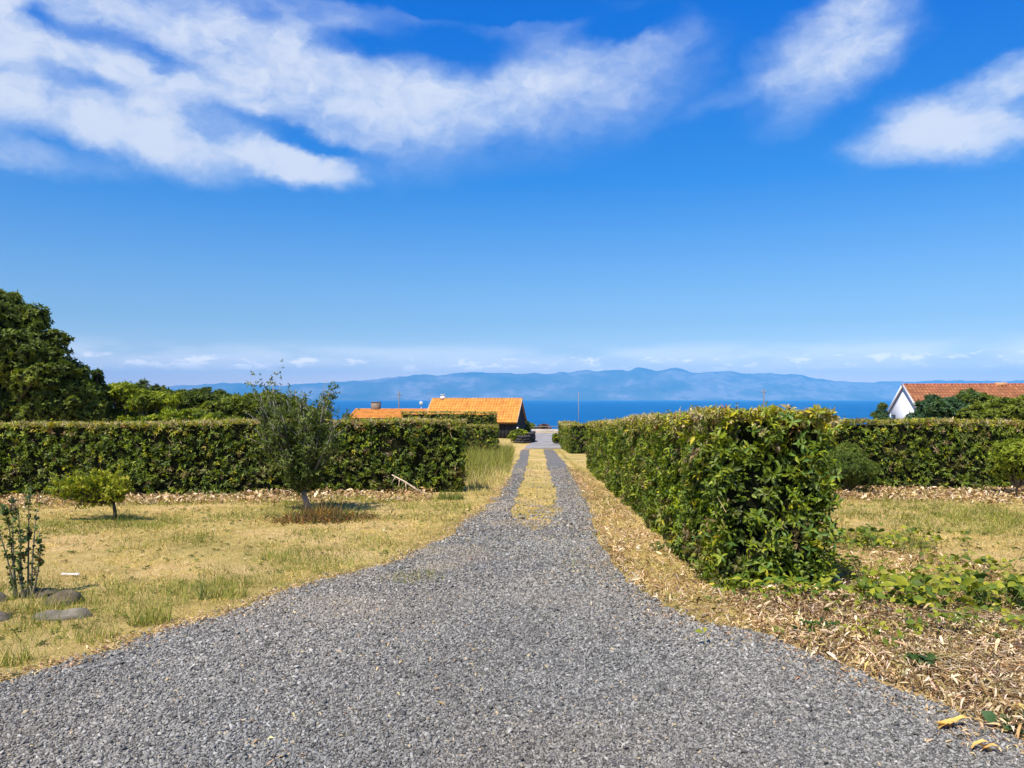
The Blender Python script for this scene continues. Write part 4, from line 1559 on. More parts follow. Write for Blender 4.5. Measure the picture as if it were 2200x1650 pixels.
def tuft(label, px, py, n, r, h, cols, wts, w=0.006, lean=0.35, name='grass_tuft', cat='grass tuft', group=None):
    b = G(px, py)
    acc = Acc()
    a, q = rng.uniform(0, 6.28, n), r * np.sqrt(rng.random(n))
    x, y = b[0] + q * np.cos(a), b[1] + q * np.sin(a)
    blades(acc, x, y, rng.gamma(8, h / 8, n), np.full(n, w), np.abs(rng.normal(lean, 0.25, n)), pick(cols, wts, n), BLADE)
    me = acc.mesh('tuft')
    me.transform(Matrix.Translation(-Vector(b)))
    o = link(name, me, M_grass)
    o.location = tuple(b)
    tag(o, label, cat, group)


GTU = 'green tufts in the left lawn'
tuft('thick green grass tuft at the gravel edge, biggest in the left lawn', 322, 1338, 260, 0.17, 0.15, GREENS + STRAW, [4, 4, 2, 1, 0, 1, 0], group=GTU)
tuft('green tuft at the gravel edge near its left end, below the stones', 30, 1425, 140, 0.12, 0.12, GREENS + STRAW, [4, 4, 2, 1, 0, 1, 0], group=GTU)
tuft('low green tuft between the long stone and the drive', 210, 1375, 150, 0.16, 0.10, GREENS + STRAW, [4, 4, 2, 1, 1, 1, 1], group=GTU)
tuft('wide low green tuft at the gravel edge, right of the tall weed', 490, 1283, 190, 0.17, 0.10, GREENS + STRAW, [4, 4, 2, 1, 0, 1, 0], group=GTU)
tuft('long thin grass growing through the stones at the left edge', 70, 1310, 200, 0.26, 0.2, GREENS + STRAW, [4, 4, 1, 2, 1, 1, 1], w=0.004, group=GTU)
tuft('single tall thin weed standing at the gravel edge, left lawn', 437, 1288, 30, 0.04, 0.22, [(0.08, 0.13, 0.04), (0.16, 0.2, 0.05)], [2, 1], lean=0.15, w=0.008, group=GTU)
tuft('dark tuft at the right end of the left hedge base', 968, 1072, 260, 0.30, 0.20, [(0.12, 0.17, 0.03), (0.2, 0.22, 0.04)], [2, 1], w=0.012)

# ------------------------------------------------------------------ dry leaf litter
LITTER = [(0.60, 0.44, 0.24), (0.70, 0.54, 0.35), (0.36, 0.23, 0.10), (0.74, 0.60, 0.43), (0.22, 0.135, 0.06), (0.46, 0.36, 0.13)]


def litter_tpls(L, W, kind='hi'):
    out = []
    for k in range(7):
        r = np.random.default_rng(900 + k)
        V, F = leaf_tpl(kind, L, W * r.uniform(0.6, 1.2), r.uniform(-0.5, 0.7))
        V = V - V.mean(0)
        tw = r.uniform(-5, 5)
        a = tw * V[:, 1]
        V = np.stack([V[:, 0] * np.cos(a) + V[:, 2] * np.sin(a), V[:, 1], -V[:, 0] * np.sin(a) + V[:, 2] * np.cos(a)], 1)
        out.append((V, F, np.zeros(len(V), int)))
    return out


def litter(name, label, polys, L=0.10, W=0.03, kind='hi', pile=0.05, extra=None):
    acc = Acc()
    tp = litter_tpls(L, W, kind)
    for poly, n, pl in polys:
        q = region(poly, n)
        q = q[rng.random(len(q)) < np.clip(fbm(q[:, 0], q[:, 1], 1.6, 71) * 3.2 - 0.7, 0.30, 1)]
        m = len(q)
        mound = fbm(q[:, 0], q[:, 1], 2.0, 81)
        z = zg(q[:, 0], q[:, 1]) + 0.012 + rng.random(m) * pl * (0.3 + 1.4 * mound)
        D = rng.normal(0, 0.5, (m, 3)) + np.array([0, 0, 1])
        scatter(acc, tp, np.stack([q[:, 0], q[:, 1], z], 1), D, rng.uniform(0.3, 1.0, m) * rng.choice([1, 1, 1, 1.7], m), pick(LITTER, [3, 2.6, 2.6, 1.2, 2.6, 1.5], m) * (0.6 + 0.8 * fbm(q[:, 0], q[:, 1], 3.1, 13))[:, None], 0.25)
    if extra: extra(acc)
    print(name, sum(len(f) for f in acc.F))
    tag(link(name, acc.mesh(name), M_dry), label, 'leaf litter', kind='stuff')


litter('near_litter', 'deep pale dry leaves and cut stems beside the drive and round the near hedge',
       [([(1215, 1005), (1265, 1020), (1400, 1150), (1530, 1265), (1600, 1300), (1660, 1365), (1500, 1342), (1420, 1305), (1345, 1250), (1298, 1180), (1262, 1080)], 10500, 0.05),
        ([(1560, 1290), (1790, 1255), (2000, 1330), (2200, 1370), (2200, 1600), (2000, 1505), (1850, 1450), (1720, 1400), (1640, 1362)], 11500, 0.08),
        ([(1780, 1120), (1850, 1150), (2000, 1190), (2200, 1250), (2200, 1400), (2000, 1340), (1790, 1270)], 5200, 0.04)], L=0.068, W=0.014)
litter('brown_litter', 'flat dark brown matted litter under the pale stems at the lower right',
       [([(1900, 1400), (2000, 1340), (2230, 1340), (2230, 1580), (2060, 1500)], 5200, 0.05)], L=0.06, W=0.014, kind='lo')
litter('left_hedge_litter', 'strip of pale pinkish dry leaves along the foot of the left hedge',
       [([(-20, 1072), (90, 1068), (300, 1062), (600, 1056), (930, 1050), (930, 1078), (600, 1082), (300, 1086), (-20, 1098)], 7500, 0.12)], L=0.11, W=0.045, kind='lo')
litter('right_hedge_litter', 'strip of pale dry leaves along the foot of the right hedge',
       [([(1770, 1050), (2000, 1052), (2220, 1056), (2220, 1086), (2000, 1078), (1770, 1084)], 5200, 0.12)], L=0.11, W=0.045, kind='lo')


def straw_pile():
    """tangled dry stems in the lower right"""
    acc = Acc()
    def strands(poly, n, ln, zlo, zhi, w):
        q = region(poly, n)
        for x, y in q:
            a = rng.uniform(0, 3.14)
            l = ln * rng.uniform(0.5, 1.3)
            z0 = float(zg(x, y)) + rng.uniform(zlo, zhi)
            bend = rng.normal(0, 0.5)
            pts = []
            for f in np.linspace(-0.5, 0.5, 5):
                aa = a + bend * f
                pts.append((x + math.cos(aa) * l * f, y + math.sin(aa) * l * f, z0 + rng.normal(0, 0.008) + 0.02 * (0.25 - f * f)))
            acc.tube(pts, np.array([0.5, 1, 1, 0.8, 0.3]) * w * rng.uniform(0.6, 1.5), 3, np.array(LITTER[rng.integers(0, 6)]) * rng.uniform(0.6, 1.05))
    strands([(1980, 1330), (2230, 1330), (2230, 1540), (2060, 1490), (1960, 1420)], 750, 0.22, 0.0, 0.09, 0.0032)
    strands([(1600, 1310), (1800, 1260), (2000, 1320), (2000, 1440), (1800, 1420)], 320, 0.22, 0.0, 0.05, 0.003)
    strands([(1800, 1300), (2220, 1360), (2220, 1590), (1900, 1460)], 260, 0.24, 0.0, 0.04, 0.003)
    tag(link('cut_stems', acc.mesh('cut_stems', True), M_dry), 'tangle of dry brown cut stems heaped at the lower right', 'cut stems', kind='stuff')


straw_pile()
lawn_weeds()

# ------------------------------------------------------------------ creepers and low weeds: leaf by leaf
CREEP = {}


def creeper_mesh(key, col, ratio):
    if key not in CREEP:
        V, F = leaf_tpl('hi', 1.0, ratio, 0.2)
        me = np_mesh('broad_leaf', V, F, np.tile(np.array(col), (len(V), 1)), True)
        me.materials.append(M_leaf_soft)
        CREEP[key] = me
    return CREEP[key]


def creeper(label, px, py, rx, ry, n, size, cols, ratio=0.7, h=0.12, name='ground_creeper', cat='creeper', group='creepers in the dry leaves', up=1.0):
    """rx, ry in metres on the ground"""
    b = G(px, py)
    root = empty(name, tuple(b))
    tag(root, label, cat, group)
    stems = Acc()
    P = []
    k = 0
    while k < n:
        x, y = rng.normal(0, rx * 0.5), rng.normal(0, ry * 0.5)
        zz = h * rng.random()
        g = float(zg(b[0] + x, b[1] + y)) - b[2]
        c = int(rng.integers(2, 5))
        tip = np.array([x, y, g + zz + 0.02])
        st = np.array([x + rng.normal(0, 0.08), y + rng.normal(0, 0.08), g])
        stems.tube([st, (st + tip) / 2 + rng.normal(0, 0.01, 3), tip], [0.003, 0.0025, 0.0015], 4, (0.16, 0.17, 0.06))
        a0 = rng.uniform(0, 6.28)
        for j in range(c):
            if k >= n: break
            a = a0 + j * 6.28 / c + rng.normal(0, 0.3)
            el = rng.uniform(-0.2, 0.75)
            d = Vector((math.cos(a) * math.cos(el), math.sin(a) * math.cos(el), math.sin(el)))
            upv = Vector((0, -0.25, 1)) + Vector(rng.normal(0, up * 0.6, 3))
            upv = (upv - d * upv.dot(d)).normalized()
            s_ = size * rng.uniform(0.6, 1.15)
            M = Matrix((d.cross(upv) * s_, d * s_, upv * s_)).transposed().to_4x4()
            M.translation = Vector(tip) + d * 0.008
            ci = int(rng.integers(0, len(cols)))
            lf = bpy.data.objects.new('leaf', creeper_mesh((cols[ci], ratio), cols[ci], ratio))
            COL.objects.link(lf)
            lf.parent = root
            lf.matrix_local = M
            k += 1
    sm = link('stems', stems.mesh('creeper_stems'), M_bark, root)
    sm['kind'] = 'stuff'


YG = [(0.22, 0.25, 0.018), (0.32, 0.32, 0.025), (0.12, 0.17, 0.018), (0.08, 0.12, 0.015)]
DG = [(0.05, 0.10, 0.02), (0.08, 0.14, 0.025), (0.03, 0.07, 0.02)]
creeper('yellow green creeper spreading just right of the near hedge, farthest from the viewer', 1890, 1175, 0.95, 0.7, 290, 0.09, YG, h=0.2)
creeper('bright creeper with broad leaves at the right picture edge', 2130, 1310, 0.85, 0.4, 260, 0.105, YG, h=0.22)
creeper('green creeper in the dry leaves midway between near hedge and picture edge', 1900, 1300, 0.65, 0.5, 250, 0.09, YG, h=0.18)
creeper('leafy sucker shoots sprouting under the near end of the tall hedge', 1690, 1300, 0.5, 0.16, 150, 0.10, YG[:2] + [(0.10, 0.18, 0.02)], ratio=0.36, h=0.2)
creeper('wide bright creeper filling the bank between near hedge and picture edge', 2010, 1265, 1.0, 0.5, 260, 0.085, YG + [(0.3, 0.28, 0.05)], h=0.16)
creeper('low green shoots close along the right face of the near hedge', 1830, 1235, 0.3, 0.9, 150, 0.075, YG, ratio=0.45, h=0.2)
creeper('loose green sprigs in the dry leaves of the right foreground', 1880, 1375, 0.8, 0.3, 110, 0.065, YG, ratio=0.5, h=0.1)
creeper('small dark weed at the gravel edge below the near hedge', 1745, 1368, 0.14, 0.07, 40, 0.05, DG, h=0.09, name='weed', cat='weed', group='dark weeds at the gravel edge')
creeper('dark weed in the litter below the brown stem heap', 1970, 1440, 0.13, 0.08, 40, 0.055, DG, h=0.08, name='weed', cat='weed', group='dark weeds at the gravel edge')
creeper('grey green broad leaved weed in the lower right corner', 2190, 1570, 0.12, 0.07, 22, 0.085, [(0.10, 0.15, 0.06), (0.06, 0.12, 0.04)], h=0.06, name='weed', cat='weed', group='dark weeds at the gravel edge')
creeper('low green weeds between drive and hedge, halfway along the near hedge', 1425, 1185, 0.22, 0.14, 30, 0.06, DG + YG[2:], h=0.06)
creeper('olive creeper thinning out onto the right lawn', 2075, 1225, 0.8, 0.5, 110, 0.075, YG + [(0.25, 0.24, 0.05)])
creeper('low sprouts among the litter below the bright edge creeper', 2080, 1372, 0.7, 0.3, 130, 0.07, YG, h=0.15)


# ferny dead growth round the lawn tree
def dead_patch():
    b = G(690, 1118)
    acc = Acc()
    n = 2600
    x = b[0] + rng.normal(0.05, 0.42, n)
    y = b[1] + rng.normal(0, 0.26, n) + 0.05
    blades(acc, x, y, rng.gamma(5, 0.042, n) * np.clip(1.2 - np.abs(x - b[0]), 0.3, 1.2), np.full(n, 0.014), np.abs(rng.normal(0.7, 0.35, n)),
           pick([(0.15, 0.07, 0.03), (0.30, 0.14, 0.035), (0.18, 0.19, 0.03), (0.07, 0.045, 0.025), (0.42, 0.27, 0.04), (0.12, 0.14, 0.03)], [3, 2.4, 2.5, 2, 0.9, 2], n), BLADE)
    tp = litter_tpls(0.08, 0.02, 'lo')
    m = 500
    P = np.stack([b[0] + rng.normal(0, 0.42, m), b[1] + rng.normal(0, 0.3, m), np.zeros(m)], 1)
    P[:, 2] = zg(P[:, 0], P[:, 1]) + rng.random(m) * 0.12
    scatter(acc, tp, P, rng.normal(0, 0.8, (m, 3)) + np.array([0, 0, .6]), rng.uniform(0.6, 1.5, m), pick([(0.14, 0.08, 0.05), (0.22, 0.12, 0.06), (0.10, 0.11, 0.04)], [2, 2, 2], m))
    me = acc.mesh('dead_growth')
    me.transform(Matrix.Translation(-Vector(b)))
    o = link('dead_undergrowth', me, M_dry)
    o.location = tuple(b)
    tag(o, 'reddish brown withered undergrowth round the foot of the small lawn tree', 'undergrowth', kind='stuff')


dead_patch()


def dead_branch():
    root = empty('dead_branch', tuple(G(900, 1062)))
    b = np.array(root.location)
    tag(root, 'bleached dead branch leaning on the left hedge near its right end', 'branch')
    p0, p1 = at(842, 1020, 17.75) - b, at(908, 1060, 17.5) - b
    acc = Acc().tube([p0, p0 * 0.6 + p1 * 0.4 + np.array([0, 0, 0.02]), p1], [0.012, 0.02, 0.026], 6, (0.60, 0.46, 0.33))
    link('limb', acc.mesh('dead_limb', True), M_bark, root)
    for f, dx, dz in ((0.25, -0.02, -0.2), (0.45, 0.03, -0.24), (0.12, -0.08, -0.12)):
        s = p0 * (1 - f) + p1 * f
        a = Acc().tube([s, s + np.array([dx * 0.5, -0.02, dz * 0.5]), s + np.array([dx, -0.05, dz])], [0.011, 0.008, 0.004], 5, (0.56, 0.42, 0.3))
        link('twig', a.mesh('dead_twig', True), M_bark, root)


dead_branch()


def fallen_leaf(label, px, py, size, col, rz, n=3):
    b = G(px, py)
    acc = Acc()
    tp = litter_tpls(size, size * 0.5, 'hi')
    for k in range(n):
        V, F, I = tp[k]
        a = rz + rng.normal(0, 0.25)
        M = np.array([[math.cos(a), -math.sin(a), 0], [math.sin(a), math.cos(a), 0], [0, 0, 1]])
        acc.add(V @ M.T + np.array([rng.normal(0, 0.025), rng.normal(0, 0.015), 0.025 + 0.008 * k]), F, np.array(col) * rng.uniform(0.85, 1.1))
    o = link('fallen_leaf', acc.mesh('fallen_leaf', True), M_dry)
    o.location = tuple(b)
    tag(o, label, 'leaf', 'yellow leaves fallen on the gravel')


fallen_leaf('large crumpled yellow leaf on the gravel, upper one at the lower right', 2042, 1566, 0.13, (0.72, 0.46, 0.12), 1.4)
fallen_leaf('crumpled yellow leaf on the gravel nearest the lower right corner', 2108, 1620, 0.10, (0.74, 0.46, 0.14), 1.2)
fallen_leaf('pale tan leaf on the gravel at the litter edge', 1915, 1458, 0.05, (0.7, 0.55, 0.35), 0.4, 2)
fallen_leaf('small tan leaf on the gravel below the creepers', 1812, 1446, 0.045, (0.66, 0.45, 0.2), 0.9, 2)
fallen_leaf('small ochre leaf alone near the bottom middle of the gravel', 950, 1522, 0.05, (0.6, 0.36, 0.08), 1.2, 1)

# bleached piece of wood on the left lawn
wp = G(152, 1240) + np.array([0, 0, 0.012])
acc = Acc().tube([(-0.09, 0, 0.015), (-0.075, 0.0, 0.018), (0, 0.005, 0.016), (0.07, 0.0, 0.018), (0.09, 0.004, 0.014)], [0.02, 0.014, 0.011, 0.015, 0.018], 8, (0.8, 0.68, 0.58))
o = link('bleached_stick', acc.mesh('bleached_stick', True), M_bark)
o.location = tuple(wp)
tag(o, 'short bleached whitish stick lying on the left lawn above the stones', 'stick')

# ------------------------------------------------------------------ buildings
def tile_roof(name, x0, x1, y0, z0, y1, z1, col, parent, pitch=0.26, course=0.36, jitter=0.12):
    """clay tiles from the eave (y0,z0) up to the ridge (y1,z1): each column is arched, each course steps"""
    acc = Acc()
    ln = math.hypot(y1 - y0, z1 - z0)
    uy, uz = (y1 - y0) / ln, (z1 - z0) / ln
    ny, nz = -uz * (1 if y1 > y0 else -1), abs(uy)
    if y1 < y0: ny = uz
    nc, nr = int((x1 - x0) / pitch), int(ln / course)
    px_, cr = (x1 - x0) / nc, ln / nr
    prof = [(-0.5, 0.0), (-0.3, 0.05), (0, 0.075), (0.3, 0.05), (0.5, 0.0)]
    for c in range(nc):
        cx = x0 + (c + 0.5) * px_
        for r in range(nr):
            cc = np.array(col) * rng.uniform(1 - jitter, 1 + jitter) * np.array([1, rng.uniform(0.94, 1.06), 1])
            V = []
            for s, lift in ((r * cr - 0.03, 0.03), ((r + 1) * cr, 0.0)):
                for (a, b) in prof:
                    o_ = b + lift
                    V.append((cx + a * px_, y0 + uy * s + ny * o_, z0 + uz * s + nz * o_))
            F = [(i, i + 1, i + 6, i + 5) for i in range(4)]
            acc.add(V, np.array(F), cc)
    # underlay
    V = [(x0, y0, z0 - 0.02), (x1, y0, z0 - 0.02), (x1, y1, z1 - 0.02), (x0, y1, z1 - 0.02), (x0, y0, z0 - 0.1), (x1, y0, z0 - 0.1), (x1, y1, z1 - 0.1), (x0, y1, z1 - 0.1)]
    acc.add(V, np.array([(0, 1, 2, 3), (4, 7, 6, 5), (0, 4, 5, 1), (1, 5, 6, 2), (2, 6, 7, 3), (3, 7, 4, 0)]), np.array(col) * 0.55)
    roof = link(name, acc.mesh('tiles'), M_tile, parent)
    roof['kind'] = 'stuff'
    return roof


def boxobj(name, x0, x1, y0, y1, z0, z1, mat, parent, col=(0.5, 0.5, 0.5)):
    return link(name, Acc().box(x0, x1, y0, y1, z0, z1, col).mesh(name), mat, parent)


def gable(name, x, y0, y1, ze, zr, th, mat, parent):
    ym = (y0 + y1) / 2
    pr = [(y0, 0 - 0.3), (y1, -0.3), (y1, ze), (ym, zr), (y0, ze)]
    V = [(x, a, b) for a, b in pr] + [(x + th, a, b) for a, b in pr]
    F3 = [(0, 1, 2), (0, 2, 4), (2, 3, 4), (5, 7, 6), (5, 9, 7), (7, 9, 8)]
    for i in range(5):
        j = (i + 1) % 5
        F3 += [(i, i + 5, j + 5), (i, j + 5, j)]
    return link(name, np_mesh(name, V, F3, np.tile([0.5, 0.5, 0.5], (10, 1))), mat, parent)


def loc_x(root, px, d):
    """local x of a pixel column at the building's distance d"""
    p = Vector((*at(px, 860, d)[:2], root.location.z))
    return (Matrix.Rotation(-root.rotation_euler.z, 3, 'Z') @ (p - root.location)).x


def barn():
    root = empty('barn', on(0.33, 66.0), R(-9.7))
    tag(root, 'dark walled barn with steep orange tiled roof left of the far road', 'barn')
    L, D, ze, zr = 8.0, 5.2, 1.62, 3.40
    boxobj('front_wall', -L, 0, 0, 0.25, -0.3, ze, M_lava, root)
    boxobj('back_wall', -L, 0, D - 0.25, D, -0.3, ze, M_lava, root)
    g = gable('gable_wall', -0.24, 0.255, D - 0.255, ze, zr - 0.12, 0.22, M_lava, root)
    gable('gable_wall', -L + 0.02, 0.255, D - 0.255, ze, zr - 0.12, 0.22, M_lava, root)
    for k in range(16):     # upright boards on the end that is seen
        y = 0.28 + k * 0.295
        h = ze + (zr - ze) * (1 - abs(y + 0.13 - D / 2) / (D / 2)) - 0.2
        boxobj('board', -0.018, 0.012 + 0.008 * (k % 2), y, y + 0.26, -0.2, h, M_lava, root)
    for k in range(26):
        x = -L + 0.05 + k * 0.305
        boxobj('board', x, x + 0.27, -0.03 - 0.008 * (k % 2), -0.002, -0.2, ze - 0.08, M_lava, root)
    m = (zr - ze) / (D / 2)
    ov = 0.35
    tile_roof('roof', -L - 0.12, 0.14, -ov, ze - m * ov, D / 2, zr, (0.60, 0.255, 0.055), root)
    tile_roof('roof', -L - 0.12, 0.14, D + ov, ze - m * ov, D / 2, zr, (0.60, 0.255, 0.055), root)
    a = Acc()
    for k in range(23):
        a.tube([(-L - 0.12 + k * 0.36, D / 2, zr + 0.02), (-L + 0.26 + k * 0.36, D / 2, zr + 0.035)], [0.085, 0.1], 8, np.array((0.5, 0.25, 0.1)) * rng.uniform(0.8, 1.1))
    o = link('ridge_tiles', a.mesh('ridge_tiles', True), M_tile, root)
    o['kind'] = 'stuff'
    # white pot on the ridge
    x = loc_x(root, 950, 69.5)
    a = Acc()
    a.tube([(x, D / 2, zr), (x, D / 2, zr + 0.22), (x, D / 2, zr + 0.30), (x, D / 2, zr + 0.40)], [0.25, 0.25, 0.14, 0.12], 10)
    a.box(x - 0.2, x + 0.2, D / 2 - 0.2, D / 2 + 0.2, zr + 0.41, zr + 0.45)
    link('chimney_pot', a.mesh('chimney_pot'), M_white, root)
    # rake edge
    for xx in (0.145, -L - 0.15):
        V = []
        a = Acc().tube([(xx, -ov, ze - m * ov + 0.02), (xx, D / 2, zr + 0.03)], [0.05, 0.05], 6, (0.5, 0.36, 0.22))
        link('verge_trim', a.mesh('verge_trim'), M_tile, root)
    # lower wing
    wing = empty('low_house', tuple(root.matrix_basis @ Vector((-8.3, 0, 0))), R(-9.7))
    wing.location.z = root.location.z
    tag(wing, 'low long house with orange tiled roof and square brown chimney, joined left of the barn', 'house')
    W = 6.75
    ze2, zr2, D2 = 1.72, 2.50, 4.0
    boxobj('wall', -W, -0.05, 0.3, 0.5, -0.3, ze2, M_white, wing)
    boxobj('wall', -W, -0.05, D2 - 0.2, D2, -0.3, ze2, M_white, wing)
    gable('gable_wall', -W + 0.02, 0.505, D2 - 0.205, ze2 - 0.05, zr2 - 0.2, 0.2, M_white, wing)
    for q in range(4):
        x = -W + 0.9 + q * 1.5
        w_ = boxobj('window', x, x + 0.85, 0.262, 0.299, 0.8, ze2 - 0.08, M_lava, wing)
        boxobj('pane', x + 0.06, x + 0.79, 0.25, 0.261, 0.86, ze2 - 0.14, M_glass, w_)
    m2 = (zr2 - ze2) / (D2 / 2)
    tile_roof('roof', -W - 0.2, -0.02, -0.05, ze2 - m2 * 0.1, D2 / 2, zr2, (0.60, 0.245, 0.055), wing, 0.2, 0.3, 0.07)
    tile_roof('roof', -W - 0.2, -0.02, D2 + 0.3, ze2 - m2 * 0.3, D2 / 2, zr2, (0.60, 0.245, 0.055), wing, 0.2, 0.3, 0.07)
    x = loc_x(wing, 806, 70)
    ch = boxobj('chimney', x - 0.36, x + 0.36, D2 / 2 - 0.3, D2 / 2 + 0.3, zr2 - 0.3, zr2 + 0.60, mat_plain('chimney_stone', (0.22, 0.17, 0.13), 0.9, 0.2, 4, 0.3), wing)
    boxobj('chimney_cap', x - 0.40, x + 0.40, D2 / 2 - 0.34, D2 / 2 + 0.34, zr2 + 0.601, zr2 + 0.67, M_pole, ch)


barn()


def white_house():
    root = empty('white_house', on(26.6, 50.2), R(-8.8))
    tag(root, 'white gabled house with long red brown tiled roof on the right', 'house')
    L, D, ze, zr = 15.0, 5.9, 2.52, 4.28
    boxobj('wall', 0, L, 0, 0.25, -0.3, ze, M_white, root)
    boxobj('wall', 0, L, D - 0.25, D, -0.3, ze, M_white, root)
    gable('gable_wall', 0.0, 0.255, D - 0.255, ze, zr - 0.12, 0.25, M_white, root)
    gable('gable_wall', L - 0.25, 0.255, D - 0.255, ze, zr - 0.12, 0.25, M_white, root)
    m = (zr - ze) / (D / 2)
    ov = 0.42
    tile_roof('roof', -0.04, L + 0.3, -ov, ze - m * ov, D / 2, zr, (0.29, 0.118, 0.055), root, 0.22, 0.33, 0.14)
    tile_roof('roof', -0.04, L + 0.3, D + ov, ze - m * ov, D / 2, zr, (0.29, 0.118, 0.055), root, 0.22, 0.33, 0.14)
    for s in (-1, 1):     # white verge boards
        ye = -ov if s < 0 else D + ov
        V = []
        for x in (-0.09, -0.045):
            V += [(x, ye, ze - m * ov - 0.13), (x, ye, ze - m * ov + 0.10), (x, D / 2, zr + 0.12), (x, D / 2, zr - 0.12)]
        F = np.array([(0, 1, 2, 3), (4, 7, 6, 5), (0, 4, 5, 1), (1, 5, 6, 2), (3, 2, 6, 7), (0, 3, 7, 4)])
        link('verge_board', Acc().add(V, F).mesh('verge_board'), M_white, root)
    a = Acc()
    for k in range(43):
        a.tube([(-0.12 + k * 0.36, D / 2, zr + 0.02), (0.26 + k * 0.36, D / 2, zr + 0.035)], [0.08, 0.095], 8, np.array((0.34, 0.11, 0.07)) * rng.uniform(0.8, 1.1))
    o = link('ridge_tiles', a.mesh('ridge_tiles', True), M_tile, root)
    o['kind'] = 'stuff'
    w = boxobj('window', -0.03, -0.002, D - 1.25, D - 0.55, 1.0, 2.2, M_lava, root)
    boxobj('pane', -0.045, -0.031, D - 1.19, D - 0.61, 1.06, 2.14, M_glass, w)
    x = loc_x(root, 2152, 52)
    c = Acc().box(x - 0.3, x + 0.3, D / 2 - 0.25, D / 2 + 0.25, zr - 0.1, zr + 0.16, (0.6, 0.3, 0.14))
    link('chimney', c.mesh('chimney'), M_tile, root)


white_house()


# ------------------------------------------------------------------ poles, wall, rail
def pole(label, px, d, ytop, r=0.09, arm=True, mat=None, wide=0.5, name='utility_pole', cat='pole', group='utility poles'):
    p = at(px, ytop, d)
    g = float(zg(p[0], d))
    root = empty(name, (p[0], d, g))
    tag(root, label, cat, group)
    H = p[2] - g
    link('post', Acc().tube([(0, 0, -0.3), (0, 0, H * 0.5), (0, 0, H)], [r, r * 0.85, r * 0.7], 8, (0.3, 0.28, 0.27)).mesh('post'), mat or M_pole, root)
    if arm:
        boxobj('cross_arm', -wide / 2, wide / 2, r * 0.72, r * 0.72 + 0.06, H - 0.42, H - 0.34, M_pole, root)
        for s in (-0.4, 0, 0.4):
            link('insulator', Acc().tube([(s * wide, r * 0.72 + 0.03, H - 0.338), (s * wide, r * 0.72 + 0.03, H - 0.22)], [0.035, 0.02], 6).mesh('insulator'), M_metal, root)


pole('dark utility pole rising behind the low tiled roof, left of the barn', 857, 84, 841, 0.085)
pole('thin pale pole standing against the sea just right of the road end', 1243, 86, 843, 0.05, False, M_oldpole)
pole('dark utility pole standing against the sea above the near hedge', 1641, 84, 835, 0.085)
pole('faint thin mast beside the left end of the barn roof', 921, 88, 840, 0.02, False, M_oldpole, name='mast', cat='mast', group=None)


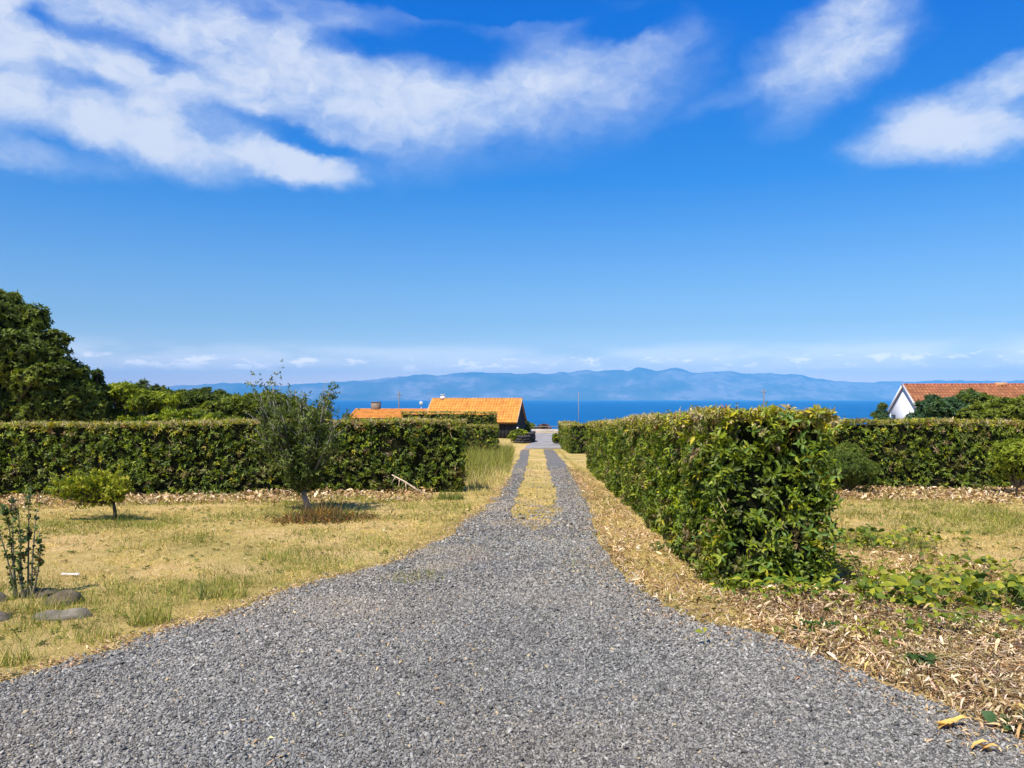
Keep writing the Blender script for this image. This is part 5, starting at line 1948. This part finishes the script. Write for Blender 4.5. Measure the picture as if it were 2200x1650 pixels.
def far_things():
    # round white dish on a thin post
    p = at(905, 866, 80)
    g = float(zg(p[0], 80))
    root = empty('dish_aerial', (p[0], 80, g))
    tag(root, 'small round pale aerial dish on a thin post behind the low tiled roof', 'aerial')
    H = p[2] - g
    link('post', Acc().tube([(0, 0, -0.2), (0, 0, H)], [0.035, 0.03], 6).mesh('post'), M_metal, root)
    V, F = ICO2
    link('dish', np_mesh('dish', V * np.array([0.2, 0.06, 0.2]) + np.array([0, -0.12, H]), F, None, True), M_metal, root)
    # low wall with a rail on the far side of the road
    root = empty('roadside_wall', on(4, 80.2))
    tag(root, 'low grey wall with a dark rail on the far side of the road', 'wall')
    z = root.location.z
    boxobj('wall', -9, 24, 0, 0.35, -0.2, 0.28, mat_plain('pale_wall', (0.34, 0.31, 0.28), 0.9, 0.2, 2, 0.3), root)
    boxobj('rail', -9, 24, 0.12, 0.2, 0.5, 0.58, M_pole, root)
    for k in range(12):
        boxobj('rail_post', -8.6 + k * 2.8, -8.48 + k * 2.8, 0.1, 0.2, 0.281, 0.5, M_pole, root)
    # white marker post
    c = G(1141, 937)
    o = link('marker_post', Acc().tube([(0, 0, -0.05), (0, 0, 0.55), (0, 0, 0.6)], [0.07, 0.06, 0.03], 8).mesh('marker_post', True), M_white)
    o.location = tuple(c)
    tag(o, 'short white marker post behind the curved dark wall', 'post')
    # small lamp on a stick in the garden by the barn
    c = at(1112, 921, 62)
    g = float(zg(c[0], 62))
    root = empty('garden_lamp', (c[0], 62, g))
    tag(root, 'small white globe garden lamp in front of the barn corner', 'lamp')
    H = c[2] - g
    link('post', Acc().tube([(0, 0, -0.1), (0, 0, H)], [0.03, 0.025], 6).mesh('post'), M_metal, root)
    link('globe', np_mesh('globe', V * 0.085 + np.array([0, 0, H + 0.05]), F, None, True), M_white, root)
    # curved dark stone wall, stone by stone
    root = empty('curved_wall', on(0.9, 60))
    b = np.array(root.location)
    tag(root, 'low dark lava stone wall curving up to the road on the left of the drive end', 'wall')
    path = [(0.35, 59.5), (0.8, 59.3), (1.3, 59.6), (1.65, 60.6), (1.75, 62)]
    base_me = None
    for s in range(4):
        for i in range(len(path) - 1):
            for q in range(2):
                f = (q + 0.5 * (s % 2)) / 2
                x = path[i][0] * (1 - f) + path[i + 1][0] * f
                y = path[i][1] * (1 - f) + path[i + 1][1] * f
                top = 0.35 + 0.5 * (i + f) / 4
                if s * 0.2 > top: continue
                Vv = ICO2[0] * rng.uniform(0.85, 1.1, (len(ICO2[0]), 1)) * np.array([0.19, 0.2, 0.13]) + np.array([x, y, float(zg(x, y)) + 0.1 + s * 0.2]) - b
                link('stone', np_mesh('wall_stone', Vv, ICO2[1], np.tile([0.05, 0.045, 0.045], (len(Vv), 1)), False), M_rock, root)
    # red-brown scrub beyond the wall
    for k, (px, w, cols, lab) in enumerate([(1170, 34, [(0.20, 0.07, 0.05), (0.16, 0.10, 0.06), (0.3, 0.2, 0.12)], 'reddish brown low scrub beyond the roadside wall'), (1143, 20, C_LIME, 'low green scrub beyond the wall, left of the reddish scrub')]):
        tree_px(lab, px - w / 2, px + w / 2, 909, 84, cols=cols, wts=[2, 2, 1], n=260, cat='bush', name='bush', trunk_r=0.03)


far_things()
tot = sum(len(o.data.polygons) for o in SC.objects if o.type == 'MESH')
print('POLYS', tot, 'OBJECTS', len(SC.objects))
